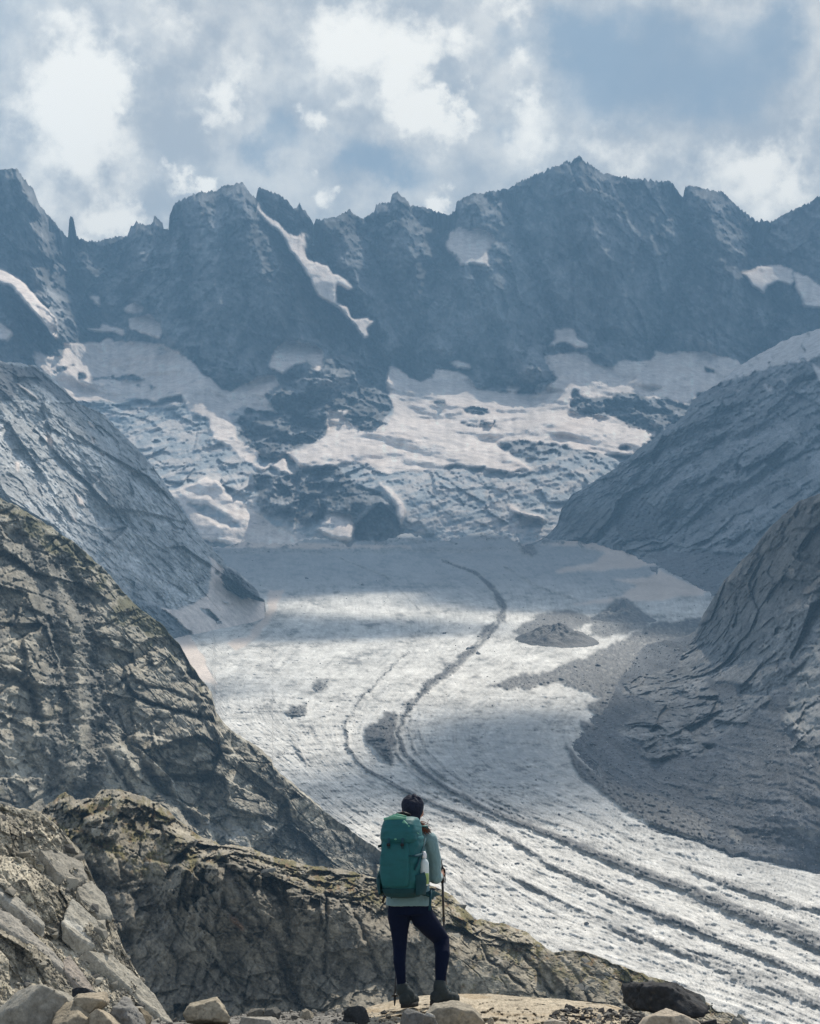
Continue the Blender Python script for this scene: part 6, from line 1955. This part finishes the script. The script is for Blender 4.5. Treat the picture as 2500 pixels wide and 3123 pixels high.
    tube_bm(bm, [(-.12, -.02, .02), (-.150, .06, .015), (-.135, .17, .01), (-.05, .235, .005), (.06, .235, .005), (.160, .17, .01), (.176, .06, .015), (.13, -.02, .02)], [(.010, .035)] * 8, 12)
    put(from_bm("hip_belt", bm, M_TEALD, None))
    bm = bmesh.new()
    tube_bm(bm, [(.172, .02, .05), (.176, -.005, -.03), (.172, -.010, -.095)], [(.010, .004)] * 3, 8)
    put(from_bm("belt_tail", bm, M_STRAP, None))
    bm = bmesh.new()
    tube_bm(bm, [(-.150, -.03, .03), (-.178, -.02, -.01), (-.192, -.01, -.045)], [(.010, .005)] * 3, 8)
    put(from_bm("belt_tail", bm, M_BLACK, None))
    # bottle standing in the right pocket: a thing of its own
    bo = empty("water_bottle", org + Matrix.Rotation(yaw, 3, 'Z') @ Vector((.166, -.115, .085)), yaw)
    tag(bo, "clear water bottle with a white cap in the backpack's side pocket", "bottle")
    prof = [(0, .0), (0, .030), (.01, .034), (.08, .034), (.13, .034), (.165, .033), (.185, .022), (.190, .014), (.205, .014)]

    def lathe(prof, seg=20):
        bm = bmesh.new()
        rings = [[bm.verts.new((r * math.cos(t), r * math.sin(t), z)) for t in [2 * math.pi * k / seg for k in range(seg)]] for z, r in prof if r > 0]
        for q0, q1 in zip(rings[:-1], rings[1:]):
            for k in range(seg):
                bm.faces.new((q0[k], q0[(k + 1) % seg], q1[(k + 1) % seg], q1[k]))
        bm.faces.new(rings[0][::-1]); bm.faces.new(rings[-1])
        return bm
    o = from_bm("bottle_body", lathe(prof), M_CLEAR, None); o.parent = bo
    o = from_bm("cap", lathe([(.197, .017), (.199, .018), (.222, .018), (.230, .015), (.245, .008)]), M_CAP, None); o.parent = bo
    o = from_bm("water", lathe([(.012, .0345), (.012, .0347), (.085, .0347), (.09, .0345)]), plain_mat("drink", (.30, .42, .16), .3, 0, 80, .05), None); o.parent = bo
    # small cloth tucked under the right hand side of the belt
    bm = bmesh.new()
    rg = np.random.default_rng(5)
    grid = [[bm.verts.new(W(1313 + 11 * i / 5, 2722 + 22 * j / 6, -.02 + .012 * math.sin(i * 1.7 + j)) + Vector((.006 * j / 6 * (i / 5), 0, .003 * math.sin(i * 2.2)))) for i in range(6)] for j in range(7)]
    for j in range(6):
        for i in range(5):
            bm.faces.new((grid[j][i], grid[j][i + 1], grid[j + 1][i + 1], grid[j + 1][i]))
    cl = from_bm("cloth", bm, M_CAP)
    m = cl.modifiers.new("thick", 'SOLIDIFY'); m.thickness = .004
    tag(cl, "white cloth hanging from the hip belt at the hiker's right side", "cloth")


build_backpack()


def build_poles():
    rwr, lwr = HANDS
    for gt, gb, tip, lab in ((W(1341, 2630, .24), W(1349, 2692, .26), W(1361, 3046, .55), "black trekking pole gripped in the hiker's right hand"),
                             (W(1213, 2668, .41), W(1215, 2715, .41), W(1203, 3066, .12), "black trekking pole planted beside the hiker's left boot")):
        root = empty("trekking_pole", tip)
        tag(root, lab, "trekking pole", "hiker's trekking poles")
        d = (tip - gb).normalized()
        bm = bmesh.new()
        tube_bm(bm, [gt, gt.lerp(gb, .15), gt.lerp(gb, .5), gt.lerp(gb, .85), gb], [.017, .019, .0155, .016, .013], 12)
        from_bm("grip", bm, M_BLACK, root)
        bm = bmesh.new()
        limb(bm, [gt + Vector((0, 0, .004)), gt + Vector((.004, -.01, .012))], [.018, .012], 10)
        from_bm("grip_top", bm, M_BLACK, root)
        bm = bmesh.new()
        L_ = (tip - gb).length
        tube_bm(bm, [gb, gb + d * (L_ * .30)], .0095, 10)
        from_bm("shaft", bm, M_POLE, root)
        bm = bmesh.new()
        tube_bm(bm, [gb + d * (L_ * .30), gb + d * (L_ * .66)], .0080, 10)
        tube_bm(bm, [gb + d * (L_ * .29), gb + d * (L_ * .33)], .0115, 10)
        from_bm("shaft", bm, M_POLE, root)
        bm = bmesh.new()
        tube_bm(bm, [gb + d * (L_ * .66), tip - d * .05], .0065, 10)
        tube_bm(bm, [gb + d * (L_ * .65), gb + d * (L_ * .69)], .0100, 10)
        from_bm("shaft", bm, M_POLE, root)
        bm = bmesh.new()
        tube_bm(bm, [tip - d * .085, tip - d * .05, tip - d * .02, tip + d * .004], [.009, .010, .007, .003], 10)
        from_bm("tip", bm, M_BLACK, root)
        bm = bmesh.new()
        tube_bm(bm, [tip - d * .072, tip - d * .066], [.026, .026], 16)
        from_bm("basket", bm, M_BLACK, root)
        bm = bmesh.new()
        tube_bm(bm, [gt + Vector((0, -.01, -.005)), gt.lerp(gb, .4) + Vector((.028, -.022, 0)), gt.lerp(gb, .9) + Vector((.022, -.02, -.01)), gt.lerp(gb, .55) + Vector((-.02, -.012, 0))], [(.007, .002)] * 4, 6)
        from_bm("wrist_strap", bm, M_BLACK, root)


build_poles()

# ------------------------------------------------------------------ unseen cloud bank overhead, added and shaped for the shade it casts
def build_shade_cloud():
    H = 2750.0
    cell = 45.0
    X0, X1, Y0, Y1 = -3000.0, 3200.0, 300.0, 7600.0
    nx, ny = int((X1 - X0) / cell), int((Y1 - Y0) / cell)
    num = np.zeros((ny, nx)); den = np.zeros((ny, nx))

    def put(s, shade, w=1.0):
        P = s.P[::4, ::4].reshape(-1, 3)
        q = P + SUN * ((H - P[:, 2]) / SUN[2])[:, None]
        i = ((q[:, 1] - Y0) / cell).astype(int); j = ((q[:, 0] - X0) / cell).astype(int)
        ok = (i >= 0) & (i < ny) & (j >= 0) & (j < nx)
        v = shade[::4, ::4].reshape(-1)
        np.add.at(num, (i[ok], j[ok]), v[ok] * w); np.add.at(den, (i[ok], j[ok]), w)

    def soft(s, pl, n=10):
        return blur(inside(s.x, s.y, pl).astype(float), n)
    c3 = lambda p: crop(0, 1100, p)
    s = LAND['cirque']
    sh = .48 - .10 * sstep(s.y, 1050, 1200)
    sh -= .55 * soft(s, c3([(690, 540), (880, 470), (1000, 560), (1100, 660), (1250, 740), (900, 780), (750, 650)]))
    sh -= .6 * soft(s, crop(0, 400, [(-200, 480), (60, 560), (300, 800), (280, 960), (-200, 1000)]))
    put(s, sh)
    s = LAND['left_slope']
    sh = np.full(s.x.shape, .98)
    sh -= .96 * soft(s, c3([(-200, 60), (100, 100), (300, 300), (480, 520), (560, 700), (470, 850), (420, 900), (-200, 560)]), 14)
    put(s, sh, 3)
    s = LAND['right_slope']; put(s, np.full(s.x.shape, .92), 1)
    s = LAND['right_spur']
    sh = np.full(s.x.shape, .93)
    sh -= .8 * soft(s, crop(1250, 1900, [(1600, 250), (1726, 80), (2000, 0), (2000, 500), (1700, 600)]), 12)
    put(s, sh, 1)
    s = LAND['glacier']
    up = np.interp(s.x, [430, 800, 1000, 1250, 1300, 1359, 1540, 1757, 1900, 2700], [1960, 1835, 1808, 1795, 1805, 1850, 1862, 1853, 1900, 2100])
    sh = 1 - sstep(s.y, up - 14, up + 16)
    sh += .95 * soft(s, [(760, 1900), (1000, 1885), (1260, 1880), (1400, 1895), (1560, 1890), (1570, 1925), (1300, 1935), (1000, 1950), (780, 1960)], 6)
    sh += 1.0 * soft(s, [(1300, 2190), (1500, 2150), (1757, 2175), (1830, 2400), (1720, 2490), (1450, 2440), (1250, 2330)], 16)
    sh += .95 * soft(s, [(840, 2300), (1000, 2320), (1280, 2350), (1420, 2420), (1250, 2450), (1000, 2450), (880, 2390)], 10)
    sh += .9 * soft(s, [(600, 2030), (940, 2090), (930, 2140), (650, 2130)], 8)
    sh += .55 * soft(s, [(1700, 2480), (2050, 2560), (2300, 2650), (2200, 2680), (1900, 2600), (1700, 2530)], 8)
    sh += .7 * soft(s, [(2200, 2820), (2700, 2900), (2700, 3000), (2300, 2900)], 8)
    w = (inside(s.x, s.y, [(430, 1640), (2000, 1640), (1800, 2100), (1720, 2300), (2500, 2650), (2700, 2700), (2700, 3200), (430, 3200)])).astype(float)
    P = s.P; put(s, np.clip(sh, 0, 1), 2)
    s = LAND['left_spur']; put(s, np.full(s.x.shape, .12), 3)
    for k in ('cliff', 'rubble_slope', 'ledge'):
        put(LAND[k], np.zeros(LAND[k].x.shape), 6)
    jj, ii = np.meshgrid(np.arange(nx), np.arange(ny))
    gx, gy = X0 + (jj + .5) * cell, Y0 + (ii + .5) * cell
    base = sstep(fbm(np.stack([gx / 900., gy / 900., gx * 0], -1), 4, 301), -.05, .35)
    num += .004 * base * 1.0; den += .004
    num, den = blur(num, 1), blur(den, 1)
    dens = sstep(np.clip(num / den, 0, 1), .22, .74)
    # the bank keeps out of the picture: only where it lies above the frame
    dens *= sstep(H / gy, .455, .47)
    dens *= sstep(gx, X0, X0 + 400) * (1 - sstep(gx, X1 - 400, X1))
    keep = dens > .02
    puff = fbm(np.stack([gx / 260., gy / 260., gx * 0], -1), 4, 303)
    thick = dens ** .5 * 45 * (1 + .4 * puff)
    idx = np.arange(nx * ny).reshape(ny, nx)
    fcs = np.stack([idx[:-1, :-1], idx[:-1, 1:], idx[1:, 1:], idx[1:, :-1]], -1).reshape(-1, 4)
    k = (keep[:-1, :-1] | keep[:-1, 1:] | keep[1:, 1:] | keep[1:, :-1]).reshape(-1)
    fcs = fcs[k]
    V = np.concatenate([np.stack([gx, gy, H + 10 - 25 * puff * dens], -1).reshape(-1, 3), np.stack([gx, gy, H + 12 + thick], -1).reshape(-1, 3)])
    fall = np.concatenate([fcs[:, ::-1], fcs + nx * ny])
    u, inv = np.unique(fall.ravel(), return_inverse=True)
    D = np.concatenate([dens.ravel(), dens.ravel()])
    m = bpy.data.materials.new("shade_cloud")
    m.use_nodes = True
    T = NT(m.node_tree); m.node_tree.nodes.clear()
    a = T.n('ShaderNodeAttribute', attribute_name='dens')
    al = T.math('SUBTRACT', 1.0, T.math('POWER', T.math('SUBTRACT', 1.0, T.math('MULTIPLY', a.outputs['Fac'], .985)), 0.5))
    d = T.n('ShaderNodeBsdfDiffuse'); d.inputs[0].default_value = (.9, .9, .9, 1)
    tr = T.n('ShaderNodeBsdfTranslucent'); tr.inputs[0].default_value = (.50, .52, .55, 1)
    mx = T.n('ShaderNodeMixShader'); mx.inputs[0].default_value = .5
    T.link(d.outputs[0], mx.inputs[1]); T.link(tr.outputs[0], mx.inputs[2])
    tp = T.n('ShaderNodeBsdfTransparent')
    m2 = T.n('ShaderNodeMixShader')
    T.link(al, m2.inputs[0]); T.link(tp.outputs[0], m2.inputs[1]); T.link(mx.outputs[0], m2.inputs[2])
    out = T.n('ShaderNodeOutputMaterial'); T.link(m2.outputs[0], out.inputs['Surface'])
    me = mesh_from("cloud", V[u], inv.reshape(-1, 4), m, {'dens': D[u]})  # never in view, its density follows the shade wanted on the terrain
    tag(link("cloud", me), "unseen cloud bank above the frame, shaped to shade parts of the valley", "cloud", kind='structure')


build_shade_cloud()


# ------------------------------------------------------------------ haze
def build_haze():
    me = bpy.data.meshes.new("haze")
    bm = bmesh.new()
    bmesh.ops.create_cube(bm, size=1.0)
    lo, hi = Vector((-2600, -60, -140)), Vector((2600, 5400, 1640))
    for v in bm.verts:
        v.co = Vector((lo[i] if v.co[i] < 0 else hi[i] for i in range(3)))
    bm.to_mesh(me); bm.free()
    m = bpy.data.materials.new("haze_air")
    m.use_nodes = True
    T = NT(m.node_tree); m.node_tree.nodes.clear()
    pv = T.n('ShaderNodeVolumePrincipled')
    pv.inputs['Color'].default_value = (.36, .66, 1.0, 1)
    pv.inputs['Density'].default_value = 1.65e-4
    pv.inputs['Anisotropy'].default_value = 0.0
    out = T.n('ShaderNodeOutputMaterial')
    T.link(pv.outputs[0], out.inputs['Volume'])
    me.materials.append(m)
    tag(link("haze", me), "thin blue haze filling the valley air", "haze", kind='stuff')


build_haze()
